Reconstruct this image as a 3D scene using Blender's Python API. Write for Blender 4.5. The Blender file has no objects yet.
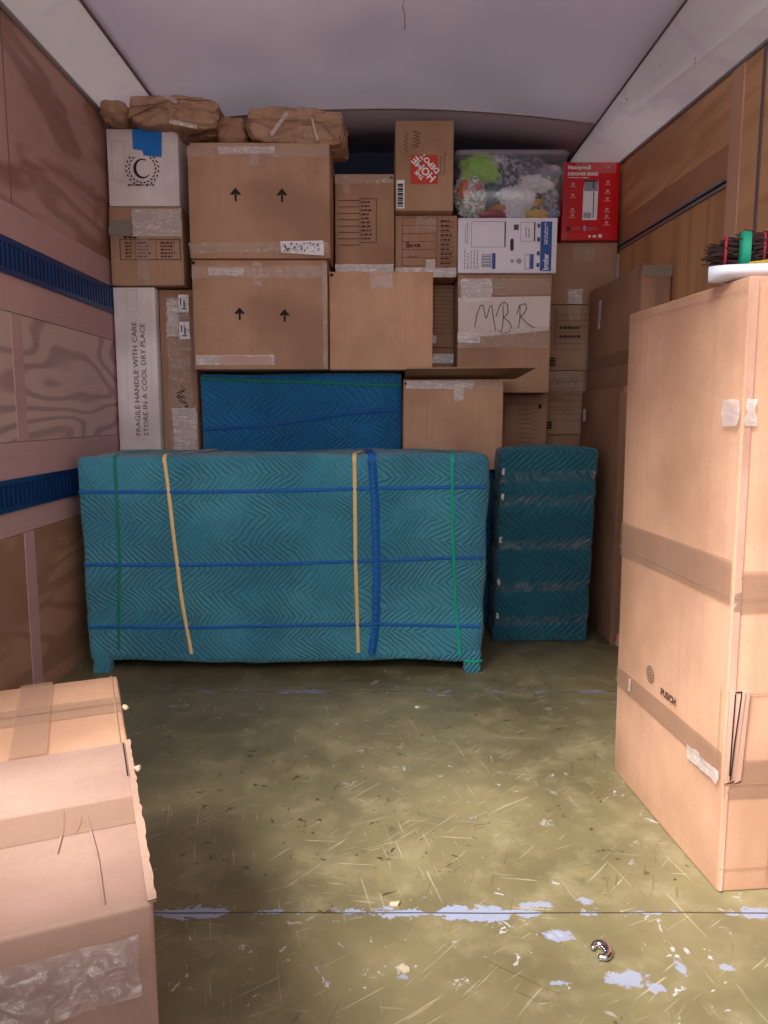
import bpy, bmesh, math, random
from mathutils import Vector, Matrix, noise
random.seed(7)
S = bpy.context.scene
COL = S.collection

# ------------------------------------------------------------------ camera
cam_d = bpy.data.cameras.new('camera'); cam = bpy.data.objects.new('camera', cam_d); COL.objects.link(cam)
cam.location = (0, 0, 0.96)
TILT = math.atan(97/745)
cam.rotation_euler = (math.pi/2 - TILT, 0, 0)
cam_d.sensor_fit = 'VERTICAL'; cam_d.sensor_height = 36; cam_d.lens = 745/1024*36
cam_d.clip_start = 0.02
S.camera = cam
# ------------------------------------------------------------------ light: open rear door, overcast day outside
w = bpy.data.worlds.new('sky'); S.world = w; w.use_nodes = True
bg = w.node_tree.nodes['Background']
bg.inputs[0].default_value = (1.0, 0.97, 1.0, 1); bg.inputs[1].default_value = 1.6
sd = bpy.data.lights.new('sun', 'SUN'); sun = bpy.data.objects.new('sun', sd); COL.objects.link(sun)
sd.energy = 6.5; sd.angle = math.radians(24); sd.color = (1, 0.95, 0.9)
sun.rotation_euler = Vector((0.27, 0.38, -0.50)).to_track_quat('-Z', 'Y').to_euler()
pd = bpy.data.lights.new('door_portal', 'AREA'); po = bpy.data.objects.new('door_portal', pd); COL.objects.link(po)
pd.shape = 'RECTANGLE'; pd.size = 2.36; pd.size_y = 2.5; pd.cycles.is_portal = True
po.location = (0, 0.42, 1.1); po.rotation_euler = (math.pi/2, 0, 0)
S.view_settings.view_transform = 'Standard'; S.view_settings.look = 'None'
S.view_settings.exposure = 0.46; S.view_settings.gamma = 1; S.view_settings.use_curve_mapping = False
S.cycles.max_bounces = 14; S.cycles.diffuse_bounces = 9; S.cycles.transparent_max_bounces = 16
S.cycles.use_denoising = True

# ------------------------------------------------------------------ helpers
def lin(h):
    if isinstance(h, str):
        h = h.lstrip('#'); c = [int(h[i:i+2], 16)/255 for i in (0, 2, 4)]
    else: c = [v/255 for v in h]
    return tuple((v/12.92 if v <= .04045 else ((v+.055)/1.055)**2.4) for v in c) + (1,)

class NT:
    """small expression layer over a material's nodes"""
    def __init__(s, name):
        s.m = bpy.data.materials.new(name); s.m.use_nodes = True
        s.t = s.m.node_tree; s.b = s.t.nodes['Principled BSDF']; s.out = s.t.nodes['Material Output']
        s._tc = None
    def n(s, typ, **kw):
        nd = s.t.nodes.new(typ)
        for k, v in kw.items(): setattr(nd, k, v)
        return nd
    def put(s, sock, v):
        if isinstance(v, (int, float)): sock.default_value = v
        elif isinstance(v, (tuple, list)): sock.default_value = v
        else: s.t.links.new(v, sock)
    def obj(s):
        if not s._tc: s._tc = s.n('ShaderNodeTexCoord')
        return s._tc.outputs['Object']
    def rotscale(s, ang, scale, loc):
        return s.map(scale=scale, loc=loc, v=s.map(rot=(0, 0, ang)))
    def sep(s, v=None):
        nd = s.n('ShaderNodeSeparateXYZ'); s.put(nd.inputs[0], v or s.obj()); return nd.outputs
    def comb(s, x, y, z=0.0):
        nd = s.n('ShaderNodeCombineXYZ')
        for i, v in enumerate((x, y, z)): s.put(nd.inputs[i], v)
        return nd.outputs[0]
    def map(s, scale=(1, 1, 1), rot=(0, 0, 0), loc=(0, 0, 0), v=None):
        nd = s.n('ShaderNodeMapping'); s.put(nd.inputs[0], v or s.obj())
        nd.inputs['Scale'].default_value = scale; nd.inputs['Rotation'].default_value = rot; nd.inputs['Location'].default_value = loc
        return nd.outputs[0]
    def ma(s, op, a, b=0.0, c=0.0, clamp=False):
        nd = s.n('ShaderNodeMath', operation=op); nd.use_clamp = clamp
        s.put(nd.inputs[0], a); s.put(nd.inputs[1], b); s.put(nd.inputs[2], c); return nd.outputs[0]
    def noise(s, v=None, scale=5, detail=3, rough=.5, dist=0):
        nd = s.n('ShaderNodeTexNoise'); s.put(nd.inputs['Vector'], v or s.obj())
        nd.inputs['Scale'].default_value = scale; nd.inputs['Detail'].default_value = detail
        nd.inputs['Roughness'].default_value = rough; nd.inputs['Distortion'].default_value = dist
        return nd.outputs['Fac']
    def ramp(s, f, lo, hi, a=0.0, b=1.0):
        nd = s.n('ShaderNodeMapRange'); nd.interpolation_type = 'SMOOTHSTEP'
        s.put(nd.inputs[0], f); s.put(nd.inputs[1], lo); s.put(nd.inputs[2], hi); s.put(nd.inputs[3], a); s.put(nd.inputs[4], b)
        return nd.outputs[0]
    def mix(s, f, a, b, mode='MIX'):
        nd = s.n('ShaderNodeMix', data_type='RGBA', blend_type=mode)
        s.put(nd.inputs[0], f); s.put(nd.inputs[6], a); s.put(nd.inputs[7], b); return nd.outputs[2]
    def bump(s, h, strength=.3, dist=.01):
        nd = s.n('ShaderNodeBump'); s.put(nd.inputs['Height'], h); nd.inputs['Strength'].default_value = strength
        nd.inputs['Distance'].default_value = dist; s.t.links.new(nd.outputs[0], s.b.inputs['Normal'])
    def done(s, col, rough=.6, metal=0.0, alpha=None, spec=None):
        s.put(s.b.inputs['Base Color'], col); s.put(s.b.inputs['Roughness'], rough); s.put(s.b.inputs['Metallic'], metal)
        if alpha is not None: s.put(s.b.inputs['Alpha'], alpha)
        if spec is not None: s.put(s.b.inputs['Specular IOR Level'], spec)
        return s.m

def plain(name, col, rough=.6, metal=0, var=.12, spec=.4):
    t = NT(name); c = lin(col); f = t.noise(scale=9, detail=4)
    d = tuple(v*(1-var) for v in c[:3])+(1,)
    return t.done(t.mix(f, d, c), rough, metal, spec=spec)

def cardboard(name, col, seed=0, flute=(1, 0)):
    t = NT(name); c = lin(col)
    v = t.map(loc=(seed*3.1, seed*1.7, seed*.9))
    big = t.noise(v, 3.2, 3); fine = t.noise(v, 120, 3, .7); mid = t.noise(v, 17, 4, .6)
    dark = tuple(a*b for a, b in zip(c[:3], (.78, .74, .72)))+(1,); lite = tuple(min(1, a*b) for a, b in zip(c[:3], (1.12, 1.13, 1.14)))+(1,)
    col1 = t.mix(t.ramp(big, .3, .7), dark, lite)
    col1 = t.mix(t.ramp(fine, .42, .75, 0, .16), col1, tuple(v*.45 for v in c[:3])+(1,))
    o = t.sep()
    ln = t.ma('ADD', o[0], o[1]) if flute[0] else o[2]
    wv = t.ma('SINE', t.ma('MULTIPLY', ln, 900.0))
    st = t.noise(t.map(scale=(60, 60, 1.2) if flute[0] else (1.2, 1.2, 60)), 1, 3)
    col1 = t.mix(t.ramp(st, .45, .7, 0, .22), col1, dark)
    h = t.ma('ADD', t.ma('MULTIPLY', wv, .006), t.ma('ADD', t.ma('MULTIPLY', mid, .25), t.ma('MULTIPLY', st, .2)))
    t.bump(h, .3, .004)
    return t.done(col1, .72, spec=.25)

def mk_tape(name, col, alpha, rough=.14, glint_streak=1.0):
    t = NT(name)
    st = t.noise(t.map(scale=(6, 6, 40)), 3, 5, .7, .6); n2 = t.noise(scale=45, detail=4, rough=.75, dist=1.2)
    a = t.ramp(t.ma('MULTIPLY', st, n2), .22, .42, alpha, min(1, alpha+.42*glint_streak))
    t.bump(t.ma('ADD', n2, st), .3, .004)
    return t.done(t.mix(t.ramp(n2, .4, .65), lin(col), lin('e6ddda')) if glint_streak > .5 else lin(col), rough, alpha=a, spec=.8)  # pale streaks paint tape glints into the colour

class Frame:
    """local 2-D frame on a face: u right, v up, w outwards"""
    def __init__(s, o, u, v): s.o = Vector(o); s.u = Vector(u).normalized(); s.v = Vector(v).normalized(); s.w = s.u.cross(s.v)
    def p(s, a, b, c=0.0): return s.o + s.u*a + s.v*b + s.w*c

def link(name, verts, faces, mat, parent=None, smooth=False, kind=None):
    me = bpy.data.meshes.new(name); me.from_pydata([tuple(v) for v in verts], [], faces); me.update()
    if smooth: me.shade_smooth()
    if mat: me.materials.append(mat)
    o = bpy.data.objects.new(name, me); COL.objects.link(o)
    if parent: o.parent = parent
    if kind: o['kind'] = kind
    return o
def tag(o, label, cat, group=None, kind=None):
    o['label'] = label; o['category'] = cat
    if group: o['group'] = group
    if kind: o['kind'] = kind
    return o
def empty(name, loc=(0, 0, 0), rz=0.0):
    o = bpy.data.objects.new(name, None); COL.objects.link(o); o.location = loc; o.rotation_euler = (0, 0, rz); o.empty_display_size = .1
    return o

def rbox(dx, dy, dz, r=.004, n=(6, 4, 6), disp=None, z0=0.0):
    """rounded cuboid with its base centre at the origin, returned as verts, faces"""
    H = (dx/2, dy/2, dz/2)
    ax = []
    for i in range(3):
        h = H[i]; k = n[i]
        a = [-h, -h+r*.35, -h+r] + [-h+r+(2*h-2*r)*j/k for j in range(1, k)] + [h-r, h-r*.35, h]
        ax.append(a)
    vs = {}; V = []; Fc = []
    def vid(i, j, k):
        key = (i, j, k)
        if key not in vs:
            p = Vector((ax[0][i], ax[1][j], ax[2][k])); q = Vector([max(-H[m]+r, min(H[m]-r, p[m])) for m in range(3)])
            d = p-q
            nrm = d.normalized() if d.length > 1e-9 else Vector((0, 0, 1))
            p = q + nrm*r if d.length > 1e-9 else p
            p = p + Vector((0, 0, H[2]+z0))
            if disp: p = disp(p, nrm)
            vs[key] = len(V); V.append(p)
        return vs[key]
    N = [len(a)-1 for a in ax]
    for i in range(N[0]):
        for j in range(N[1]):
            Fc.append((vid(i, j, 0), vid(i, j+1, 0), vid(i+1, j+1, 0), vid(i+1, j, 0)))
            Fc.append((vid(i, j, N[2]), vid(i+1, j, N[2]), vid(i+1, j+1, N[2]), vid(i, j+1, N[2])))
    for i in range(N[0]):
        for k in range(N[2]):
            Fc.append((vid(i, 0, k), vid(i+1, 0, k), vid(i+1, 0, k+1), vid(i, 0, k+1)))
            Fc.append((vid(i, N[1], k), vid(i, N[1], k+1), vid(i+1, N[1], k+1), vid(i+1, N[1], k)))
    for j in range(N[1]):
        for k in range(N[2]):
            Fc.append((vid(0, j, k), vid(0, j, k+1), vid(0, j+1, k+1), vid(0, j+1, k)))
            Fc.append((vid(N[0], j, k), vid(N[0], j+1, k), vid(N[0], j+1, k+1), vid(N[0], j, k+1)))
    return V, Fc

def block(name, x0, x1, y0, y1, z0, z1, mat, parent=None, kind=None, r=.002, n=(1, 1, 1)):
    V, Fc = rbox(x1-x0, y1-y0, z1-z0, min(r, (x1-x0)*.3, (y1-y0)*.3, (z1-z0)*.3), n)
    off = Vector(((x0+x1)/2, (y0+y1)/2, z0))
    return link(name, [v+off for v in V], Fc, mat, parent, True, kind)

def strip(name, fr, u0, v0, u1, v1, mat, parent, w=.0012, jit=.0006, ragged=0.0, n=None):
    nu = n[0] if n else max(2, min(24, int(abs(u1-u0)/.012))); nv = n[1] if n else max(2, min(24, int(abs(v1-v0)/.012)))
    V = []; Fc = []
    sd_ = random.random()*50
    for i in range(nu+1):
        for j in range(nv+1):
            a = u0+(u1-u0)*i/nu; b = v0+(v1-v0)*j/nv
            if ragged:
                if i in (0, nu): a += random.uniform(-ragged, ragged)
                if j in (0, nv): b += random.uniform(-ragged, ragged)*.4
            V.append(fr.p(a, b, w + jit*(1+noise.noise(Vector((a*60+sd_, b*60, 0))))))
    for i in range(nu):
        for j in range(nv):
            a = i*(nv+1)+j; Fc.append((a, a+nv+1, a+nv+2, a+1))
    return link(name, V, Fc, mat, parent, True)

def ribbons(name, fr, lines, width, mat, parent, w=.0015):
    """thin flat pen strokes along polylines (u, v)"""
    V = []; Fc = []
    for ln in lines:
        for k in range(len(ln)-1):
            a = Vector(ln[k]); b = Vector(ln[k+1]); d = b-a
            if d.length < 1e-6: continue
            d.normalize(); p = Vector((-d.y, d.x))*width/2; e = d*width*.35
            i = len(V)
            for q in (a-e-p, b+e-p, b+e+p, a-e+p): V.append(fr.p(q.x, q.y, w))
            Fc.append((i, i+1, i+2, i+3))
    return link(name, V, Fc, mat, parent)

def rects(name, fr, rs, mat, parent, w=.0015):
    V = []; Fc = []
    for (a, b, c, d) in rs:
        i = len(V); V += [fr.p(a, b, w), fr.p(c, b, w), fr.p(c, d, w), fr.p(a, d, w)]; Fc.append((i, i+1, i+2, i+3))
    return link(name, V, Fc, mat, parent)
def frame_rects(a, b, c, d, t): return [(a, b, c, b+t), (a, d-t, c, d), (a, b, a+t, d), (c-t, b, c, d)]
def fine_print(name, fr, a, b, c, d, rows, mat, parent, fill=.5, w=.0015, vertical=False):
    """rows of unreadable small print, as broken dashes"""
    rs = []
    for r_ in range(rows):
        if vertical:
            s0 = a+(c-a)*(r_+.5-fill/2)/rows; s1 = a+(c-a)*(r_+.5+fill/2)/rows; x = b; e = b+(d-b)*random.uniform(.75, 1)
            while x < e:
                l = random.uniform(.006, .02); rs.append((s0, x, s1, min(e, x+l))); x += l+.004
        else:
            s0 = b+(d-b)*(r_+.5-fill/2)/rows; s1 = b+(d-b)*(r_+.5+fill/2)/rows; x = a; e = a+(c-a)*random.uniform(.75, 1)
            while x < e:
                l = random.uniform(.006, .02); rs.append((x, s0, min(e, x+l), s1)); x += l+.004
    return rects(name, fr, rs, mat, parent, w)
def poly(name, fr, pts, mat, parent, w=.0015):
    return link(name, [fr.p(a, b, w) for a, b in pts], [tuple(range(len(pts)))], mat, parent)
def text(name, s, fr, u, v, size, mat, parent, rot=0.0, align='LEFT', w=.0016, stretch=1.0, bold=0.0, width=None):
    cu = bpy.data.curves.new('t', 'FONT'); cu.body = s; cu.size = size; cu.align_x = align; cu.fill_mode = 'FRONT'; cu.resolution_u = 2
    cu.offset = bold
    ob = bpy.data.objects.new('t', cu); COL.objects.link(ob)
    me = bpy.data.meshes.new_from_object(ob.evaluated_get(bpy.context.evaluated_depsgraph_get()))
    bpy.data.objects.remove(ob); bpy.data.curves.remove(cu)
    if width:
        xs = [q.co.x for q in me.vertices]; stretch = width/(max(xs)-min(xs))
    c, sn = math.cos(rot), math.sin(rot)
    for q in me.vertices:
        x, y = q.co.x*stretch, q.co.y
        q.co = fr.p(u+x*c-y*sn, v+x*sn+y*c, w)
    me.name = name; me.materials.append(mat)
    o = bpy.data.objects.new(name, me); COL.objects.link(o); o.parent = parent
    return o

# ------------------------------------------------------------------ materials
CB = [cardboard('cardboard_%d' % i, c, i) for i, c in enumerate(('b08c72', 'a9846b', 'b69077', 'a27d65', 'ac886b', 'c99f82'))]
CBW = cardboard('cardboard_white', 'e9e0e0', 9)
CBR = plain('carton_red', 'd90d1e', .35, var=.08)
CBP = plain('carton_printed_white', 'e6e2ee', .4, var=.05)
CBE = plain('cut_edge', 'a98468', .8)
TAPE = mk_tape('clear_tape', 'd3bfb4', .16)
TAPEG = mk_tape('glossy_tape', 'efe8e8', .46, .08, 1.25)  # near-white colour stands in for highlights on the tape
TAPEB = mk_tape('packing_tape', 'a5846f', .45, .25, .2)
TAPEM = mk_tape('smoky_tape', '8c8177', .8, .2, .3)
INK = plain('black_ink', '1b1716', .7, var=.3)
INKF = plain('faded_ink', '553f35', .8, var=.3)
PEN = plain('pen_ink', '3a2f2c', .7)
WHITE = plain('white_print', 'f2eef0', .5, var=.04)
PAPERW = plain('white_paper', 'dcd0cb', .6, var=.06)
LABELW = plain('white_label', 'e8e6ea', .4, var=.05)
NAVY = plain('blue_print', '1c4c9c', .4)
SLATE = plain('slate_print', '4b5064', .5)
GREYP = plain('grey_print', '9a98a4', .5)
ORANGE = plain('orange_print', 'c9371f', .5)
BTAPE = plain('blue_painters_tape', '1478d0', .6, var=.06)

def ply_mat(name, dark, lite, scale=1.0, axis='Y', rings=14, patch=None, amt=.85):
    t = NT(name); sc = {'Y': (1, .35 if 'right' not in name else .22, 1.6 if 'right' not in name else 2.6), 'Z': (1, 2.6, .28)}[axis]
    v = t.map(scale=tuple(a*scale for a in sc))
    f = t.noise(v, 1.6, 2, .45, .35)
    bands = t.ma('SINE', t.ma('MULTIPLY', f, rings*6.283))
    big = t.noise(t.map(scale=(.8, .8, .8), loc=(3, 1, 2)), 1.7, 3)
    fib = t.noise(t.map(scale=(30, 4, 160) if axis == 'Y' else (30, 160, 4)), 1, 4, .6)
    g = t.ma('ADD', t.ma('MULTIPLY', t.ramp(bands, -.3, 1.0), .4*amt), t.ma('ADD', t.ma('MULTIPLY', big, .5), t.ma('MULTIPLY', fib, .22)))
    c = t.mix(t.ramp(g, .12, .95), lin(lite), lin(dark))
    if patch: c = t.mix(t.ramp(t.noise(t.map(scale=(1, .6 if 'right' not in name else .3, 1.6 if 'right' not in name else 2.4), loc=(7, 2, 5)), 3.2, 4, .5, .8), .48, .66), c, lin(patch))
    t.bump(t.ma('ADD', fib, t.ma('MULTIPLY', bands, .15)), .12, .004)
    return t.done(c, .55, spec=.35)
PLY_UP = ply_mat('plywood_upper', '8d655a', 'c49d93', 1.2, patch='96695d', rings=5, amt=.8)
PLY_LO = ply_mat('plywood_grain', 'a08380', 'd6b8b0', 1.0, rings=13, amt=.9)
PLY_BT = ply_mat('plywood_bottom', '8e6650', 'c4977a', 1.6, rings=7, patch='a2785c', amt=.6)
PLY_ST = ply_mat('plywood_strip', 'a98684', 'cda6a2', .7, rings=3, amt=.4)
PLY_RT = ply_mat('plywood_right', 'b6825a', 'e2b388', .8, rings=3, patch='bd8a60', amt=.3)
PLY_RL = ply_mat('plywood_right_low', 'a07048', 'd2a274', 1.0, axis='Z', rings=4, amt=.5)
PLY_RR = ply_mat('reddish_board', '98644a', 'be8c6c', 1.0, rings=3, amt=.4)
PLY_PK = ply_mat('pale_post', 'b08468', 'd6ac92', 1.0, axis='Z', rings=3, amt=.4)

def ceil_mat(name, a, b, marks=True, through=.10):
    t = NT(name); f = t.noise(scale=1.3, detail=3)
    c = t.mix(t.ramp(f, .3, .7), lin(a), lin(b))
    if marks:
        mk = t.noise(scale=9, detail=6, rough=.7, dist=2); m2 = t.noise(t.map(scale=(1, 1, 1), loc=(5, 5, 5)), 3, 2)
        c = t.mix(t.ma('MULTIPLY', t.ramp(mk, .66, .69), t.ramp(m2, .5, .58)), c, lin('463c3e'))
        c = t.mix(t.ramp(t.noise(t.map(loc=(9, 1, 3)), 4, 3, .5, 1.0), .56, .6, 0, .35), c, lin('cdc6d6'))
    t.bump(t.noise(scale=6, detail=2), .12, .02)
    t.done(c, .42, spec=.4)
    tl = t.n('ShaderNodeBsdfTranslucent'); t.put(tl.inputs[0], c); mx = t.n('ShaderNodeMixShader'); mx.inputs[0].default_value = through
    t.t.links.new(t.b.outputs[0], mx.inputs[1]); t.t.links.new(tl.outputs[0], mx.inputs[2]); t.t.links.new(mx.outputs[0], t.out.inputs[0])
    return t.m
CEIL = ceil_mat('ceiling_panel', 'c3bcc3', 'd0c9ce', False, .36)
CEILF = ceil_mat('ceiling_front_panel', 'a99aa4', 'b5a6ae', False, .04)
COVE = ceil_mat('ceiling_side_panel', 'dad6d8', 'e8e4e6', True, .24)
SEAM = plain('seam_bead', '75656a', .5)
ALU = plain('aluminium_edge', 'a7a3a8', .35, .6)
DARKM = plain('dark_gap', '15141a', .7)
NOSE = plain('front_wall_paint', '2b3350', .6)
TRACK = plain('blue_track_paint', '123a70', .35)
TRACKD = plain('track_slot', '08142c', .7)

# floor: olive painted plywood, scratched, chipped at the joints
def floor_mat():
    t = NT('floor_olive_paint'); o = t.sep(); x, y = o[0], o[1]
    big = t.noise(scale=1.6, detail=4, rough=.6); mid = t.noise(scale=9, detail=5, rough=.65)
    c = t.mix(t.ramp(big, .32, .68), lin('625b41'), lin('827958'))
    c = t.mix(t.ramp(mid, .45, .75, 0, .45), c, lin('9c9272'))
    c = t.mix(t.ramp(t.noise(scale=5, detail=5, rough=.7, dist=.8), .58, .74, 0, .5), c, lin('5a5138'))
    # long thin scratches at several angles
    for k, (ang, sx, lo, col, amt) in enumerate(((.12, 95, .645, 'c4bca4', .5), (1.35, 120, .635, 'bdb59c', .5), (-.85, 120, .63, 'b9b29c', .6), (.62, 100, .635, '443c28', .6), (1.9, 100, .635, '403825', .6), (-.4, 130, .645, 'bdb59c', .5), (2.5, 110, .635, 'c2baa0', .55))):
        v = t.rotscale(ang, (5.0, sx, 1), (k*3.3, k*1.9, 0))
        s_ = t.noise(v, 1.0, 2, .6, .25); g = t.noise(t.map(loc=(k*7.7, k*2.2, 1)), 3.1, 2)
        c = t.mix(t.ma('MULTIPLY', t.ramp(s_, lo+.022, lo+.055), t.ramp(g, .46, .62, 0, amt*.75)), c, lin(col))
    # dark gouges and specks
    sp = t.noise(scale=28, detail=4, rough=.65, dist=.6); g = t.noise(t.map(loc=(4, 9, 2)), 2.4, 2)
    c = t.mix(t.ma('MULTIPLY', t.ramp(sp, .63, .66), t.ramp(g, .42, .58, 0, .8)), c, lin('332c1e'))
    sp2 = t.noise(t.map(loc=(11, 3, 6)), 24, 5, .7, .8)
    c = t.mix(t.ma('MULTIPLY', t.ramp(sp2, .63, .66), t.ramp(g, .6, .42, 0, .7)), c, lin('b9b9bf'))
    # joints between sheets with chipped blue-grey edges
    for jy, wdt in ((1.33, .011), (2.50, .009)):
        d = t.ma('ABSOLUTE', t.ma('SUBTRACT', y, t.ma('ADD', jy, t.ma('MULTIPLY', t.noise(scale=3, detail=1), .012))))
        chip = t.noise(t.map(scale=(1, 1.8, 1)), 26, 5, .7, .5); ext = t.noise(t.map(loc=(jy, 0, 0), scale=(1, .05, 1)), 5.5, 2)
        wd = t.ma('MULTIPLY', t.ramp(ext, .42, .62), wdt*1.9)
        m = t.ramp(t.ma('ADD', t.ma('SUBTRACT', wd, d), t.ma('MULTIPLY', t.ma('SUBTRACT', chip, .53), .08)), 0, .003)
        m = t.ma('MULTIPLY', m, t.ramp(d, .06, .03))
        c = t.mix(m, c, lin('8b92a8')); c = t.mix(t.ramp(d, .0028, .0012, 0, .85), c, lin('322c22'))
    chipn = t.noise(t.map(loc=(2, 2, 7)), 30, 5, .75, .6)
    # single blue-grey chips where the paint has come off
    for (cx, cy, rx, ry) in ((.42, 1.165, .045, .026), (.46, 1.145, .02, .014), (.60, 1.19, .018, .012), (.325, 1.27, .035, .02), (.30, 1.36, .05, .012), (.40, 1.37, .022, .014), (.03, 1.17, .014, .01), (.30, 1.155, .028, .008), (.52, 1.20, .012, .03)):
        e = t.ma('ADD', t.ma('POWER', t.ma('DIVIDE', t.ma('SUBTRACT', x, cx), rx), 2.0), t.ma('POWER', t.ma('DIVIDE', t.ma('SUBTRACT', y, cy), ry), 2.0))
        m = t.ramp(t.ma('ADD', e, t.ma('MULTIPLY', chipn, 3.6)), 2.5, 2.1)
        c = t.mix(t.ma('MULTIPLY', m, .75), c, lin('8f98b2'))
    t.bump(t.ma('ADD', mid, sp), .12, .004)
    return t.done(c, t.ramp(mid, .3, .7, .28, .5), spec=.5)
FLOOR = floor_mat()

def blanket(name, dark, lite, swap=False, sp=.023, per=.17):
    t = NT(name); o = t.sep()
    wob = t.noise(scale=3.4, detail=4, rough=.55); w2 = t.noise(t.map(loc=(5, 1, 3)), 2.2, 2)
    a = t.ma('ADD', t.ma('ADD', o[0], o[1]), t.ma('MULTIPLY', wob, .12)); b = t.ma('ADD', t.ma('ADD', o[2], t.ma('MULTIPLY', o[1], .35)), t.ma('MULTIPLY', w2, .14))
    if swap: a, b = b, a
    tri = t.ma('PINGPONG', b, per/2)
    g = t.ma('FRACT', t.ma('DIVIDE', t.ma('ADD', a, tri), sp))
    d = t.ma('MULTIPLY', t.ma('ABSOLUTE', t.ma('SUBTRACT', g, .5)), 2.0)      # 1 at stitch line
    puff = t.ma('SUBTRACT', 1.0, t.ma('POWER', d, 2.2))
    fade = t.ramp(t.noise(t.map(loc=(2, 8, 4)), 4.5, 4), .34, .6, .32, 1.0)
    n1 = t.noise(scale=14, detail=4, rough=.6, dist=.5); fib = t.noise(scale=260, detail=2)
    h = t.ma('ADD', t.ma('MULTIPLY', puff, fade), t.ma('ADD', t.ma('MULTIPLY', n1, 1.6), t.ma('MULTIPLY', fib, .12)))
    t.bump(h, .8, .009)
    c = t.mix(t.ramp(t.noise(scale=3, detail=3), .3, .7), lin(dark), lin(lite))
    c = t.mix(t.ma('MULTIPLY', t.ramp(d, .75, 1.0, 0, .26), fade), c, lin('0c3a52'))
    c = t.mix(t.ramp(fib, .5, .8, 0, .18), c, lin('8fb9c4'))
    b_ = t.b; b_.inputs['Sheen Weight'].default_value = .25
    return t.done(c, .85, spec=.15)
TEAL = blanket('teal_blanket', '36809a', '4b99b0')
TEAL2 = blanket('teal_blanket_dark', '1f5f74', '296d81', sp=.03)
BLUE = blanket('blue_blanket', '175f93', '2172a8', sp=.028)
BBLUE = plain('blue_band', '1868b8', .7)
BDBLUE = plain('dark_blue_band', '155a9e', .75)
BGREEN = plain('green_band', '15b08f', .6)
BGREEND = plain('dark_green_band', '157f66', .6)
BYEL = plain('yellow_band', 'f2d48c', .7)
def kraft(name, col):
    t = NT(name); c = lin(col); f = t.noise(scale=12, detail=5, rough=.6, dist=1.0); f2 = t.noise(scale=50, detail=3)
    vo = t.n('ShaderNodeTexVoronoi'); vo.feature = 'DISTANCE_TO_EDGE'; vo.inputs['Scale'].default_value = 11
    wv = t.n('ShaderNodeVectorMath', operation='ADD'); nz = t.n('ShaderNodeTexNoise'); nz.inputs['Scale'].default_value = 6; t.t.links.new(t.obj(), nz.inputs['Vector'])
    sc = t.n('ShaderNodeVectorMath', operation='SCALE'); t.t.links.new(nz.outputs['Color'], sc.inputs[0]); sc.inputs['Scale'].default_value = .14
    t.t.links.new(t.map(scale=(.7, 1, 1.5)), wv.inputs[0]); t.t.links.new(sc.outputs[0], wv.inputs[1]); t.t.links.new(wv.outputs[0], vo.inputs['Vector'])
    cr = t.ramp(vo.outputs['Distance'], 0, .22)
    t.bump(t.ma('ADD', t.ma('MULTIPLY', cr, 1.1), t.ma('ADD', f, t.ma('MULTIPLY', f2, .2))), .65, .011)
    return t.done(t.mix(t.ramp(f, .3, .7), tuple(v*.8 for v in c[:3])+(1,), c), .6, spec=.4)
KRAFT = kraft('kraft_paper', 'b9947a'); KRAFT2 = kraft('kraft_paper_dark', 'a98369')
CHROME = plain('worn_steel', 'c9c7cc', .22, 1.0)

# ------------------------------------------------------------------ the truck body
XL, XR, Y0, Y1 = -1.185, 1.145, 0.45, 4.15
def slab(name, x0, x1, y0, y1, z0, z1, m, parent=None):
    V = [(x, y, z) for x in (x0, x1) for y in (y0, y1) for z in (z0, z1)]
    Fc = [(0, 1, 3, 2), (4, 6, 7, 5), (0, 4, 5, 1), (2, 3, 7, 6), (0, 2, 6, 4), (1, 5, 7, 3)]
    return link(name, V, Fc, m, parent, kind='structure')
slab('floor', XL-.05, XR+.05, -.75, Y1+.05, -.06, 0, FLOOR)
slab('ground', -12, 12, -14, 12, -.95, -.92, plain('concrete_yard', '74716e', .8))
# front wall of the box, rounded nose colour
slab('wall_front', XL-.05, XR+.05, Y1, Y1+.05, 0, 2.45, NOSE)
# walls: backing plus the sheets, strips and battens that line them
slab('wall_left', XL-.06, XL-.012, Y0, Y1, -.02, 2.21, PLY_ST)
def lw(name, y0, y1, z0, z1, m, out=0.0): return slab(name, XL-.012, XL+out, y0, y1, z0, z1, m)
pi_ = 0
lw('trim_1', Y0, Y1, 1.625, 2.215, PLY_UP)
lw('trim_2', Y0, Y1, 1.512, 1.623, PLY_ST, .002)
lw('trim_3', Y0, Y1, 1.285, 1.398, PLY_ST, .002)
ys = (Y0, 1.23, 2.455, 3.75, Y1)
for i in range(len(ys)-1):
    lw('trim_%d' % (4+i), ys[i]+.035, ys[i+1]-.035, .875, 1.283, PLY_LO)
    lw('trim_%d' % (10+i), ys[i]+.035, ys[i+1]-.035, 0, .575, PLY_BT)
for i, yy in enumerate(ys[1:-1]):
    lw('trim_%d' % (20+i), yy-.0335, yy+.0335, .875, 1.283, PLY_ST, .0025)
    lw('trim_%d' % (26+i), yy-.0335, yy+.0335, 0, .575, PLY_ST, .0025)
    lw('trim_%d' % (32+i), yy+.02, yy+.024, 1.625, 2.2, SEAM, .0015)
lw('trim_38', Y0, Y1, .758, .873, PLY_ST, .002)
lw('trim_39', Y0, Y1, .577, .656, PLY_ST, .002)
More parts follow.
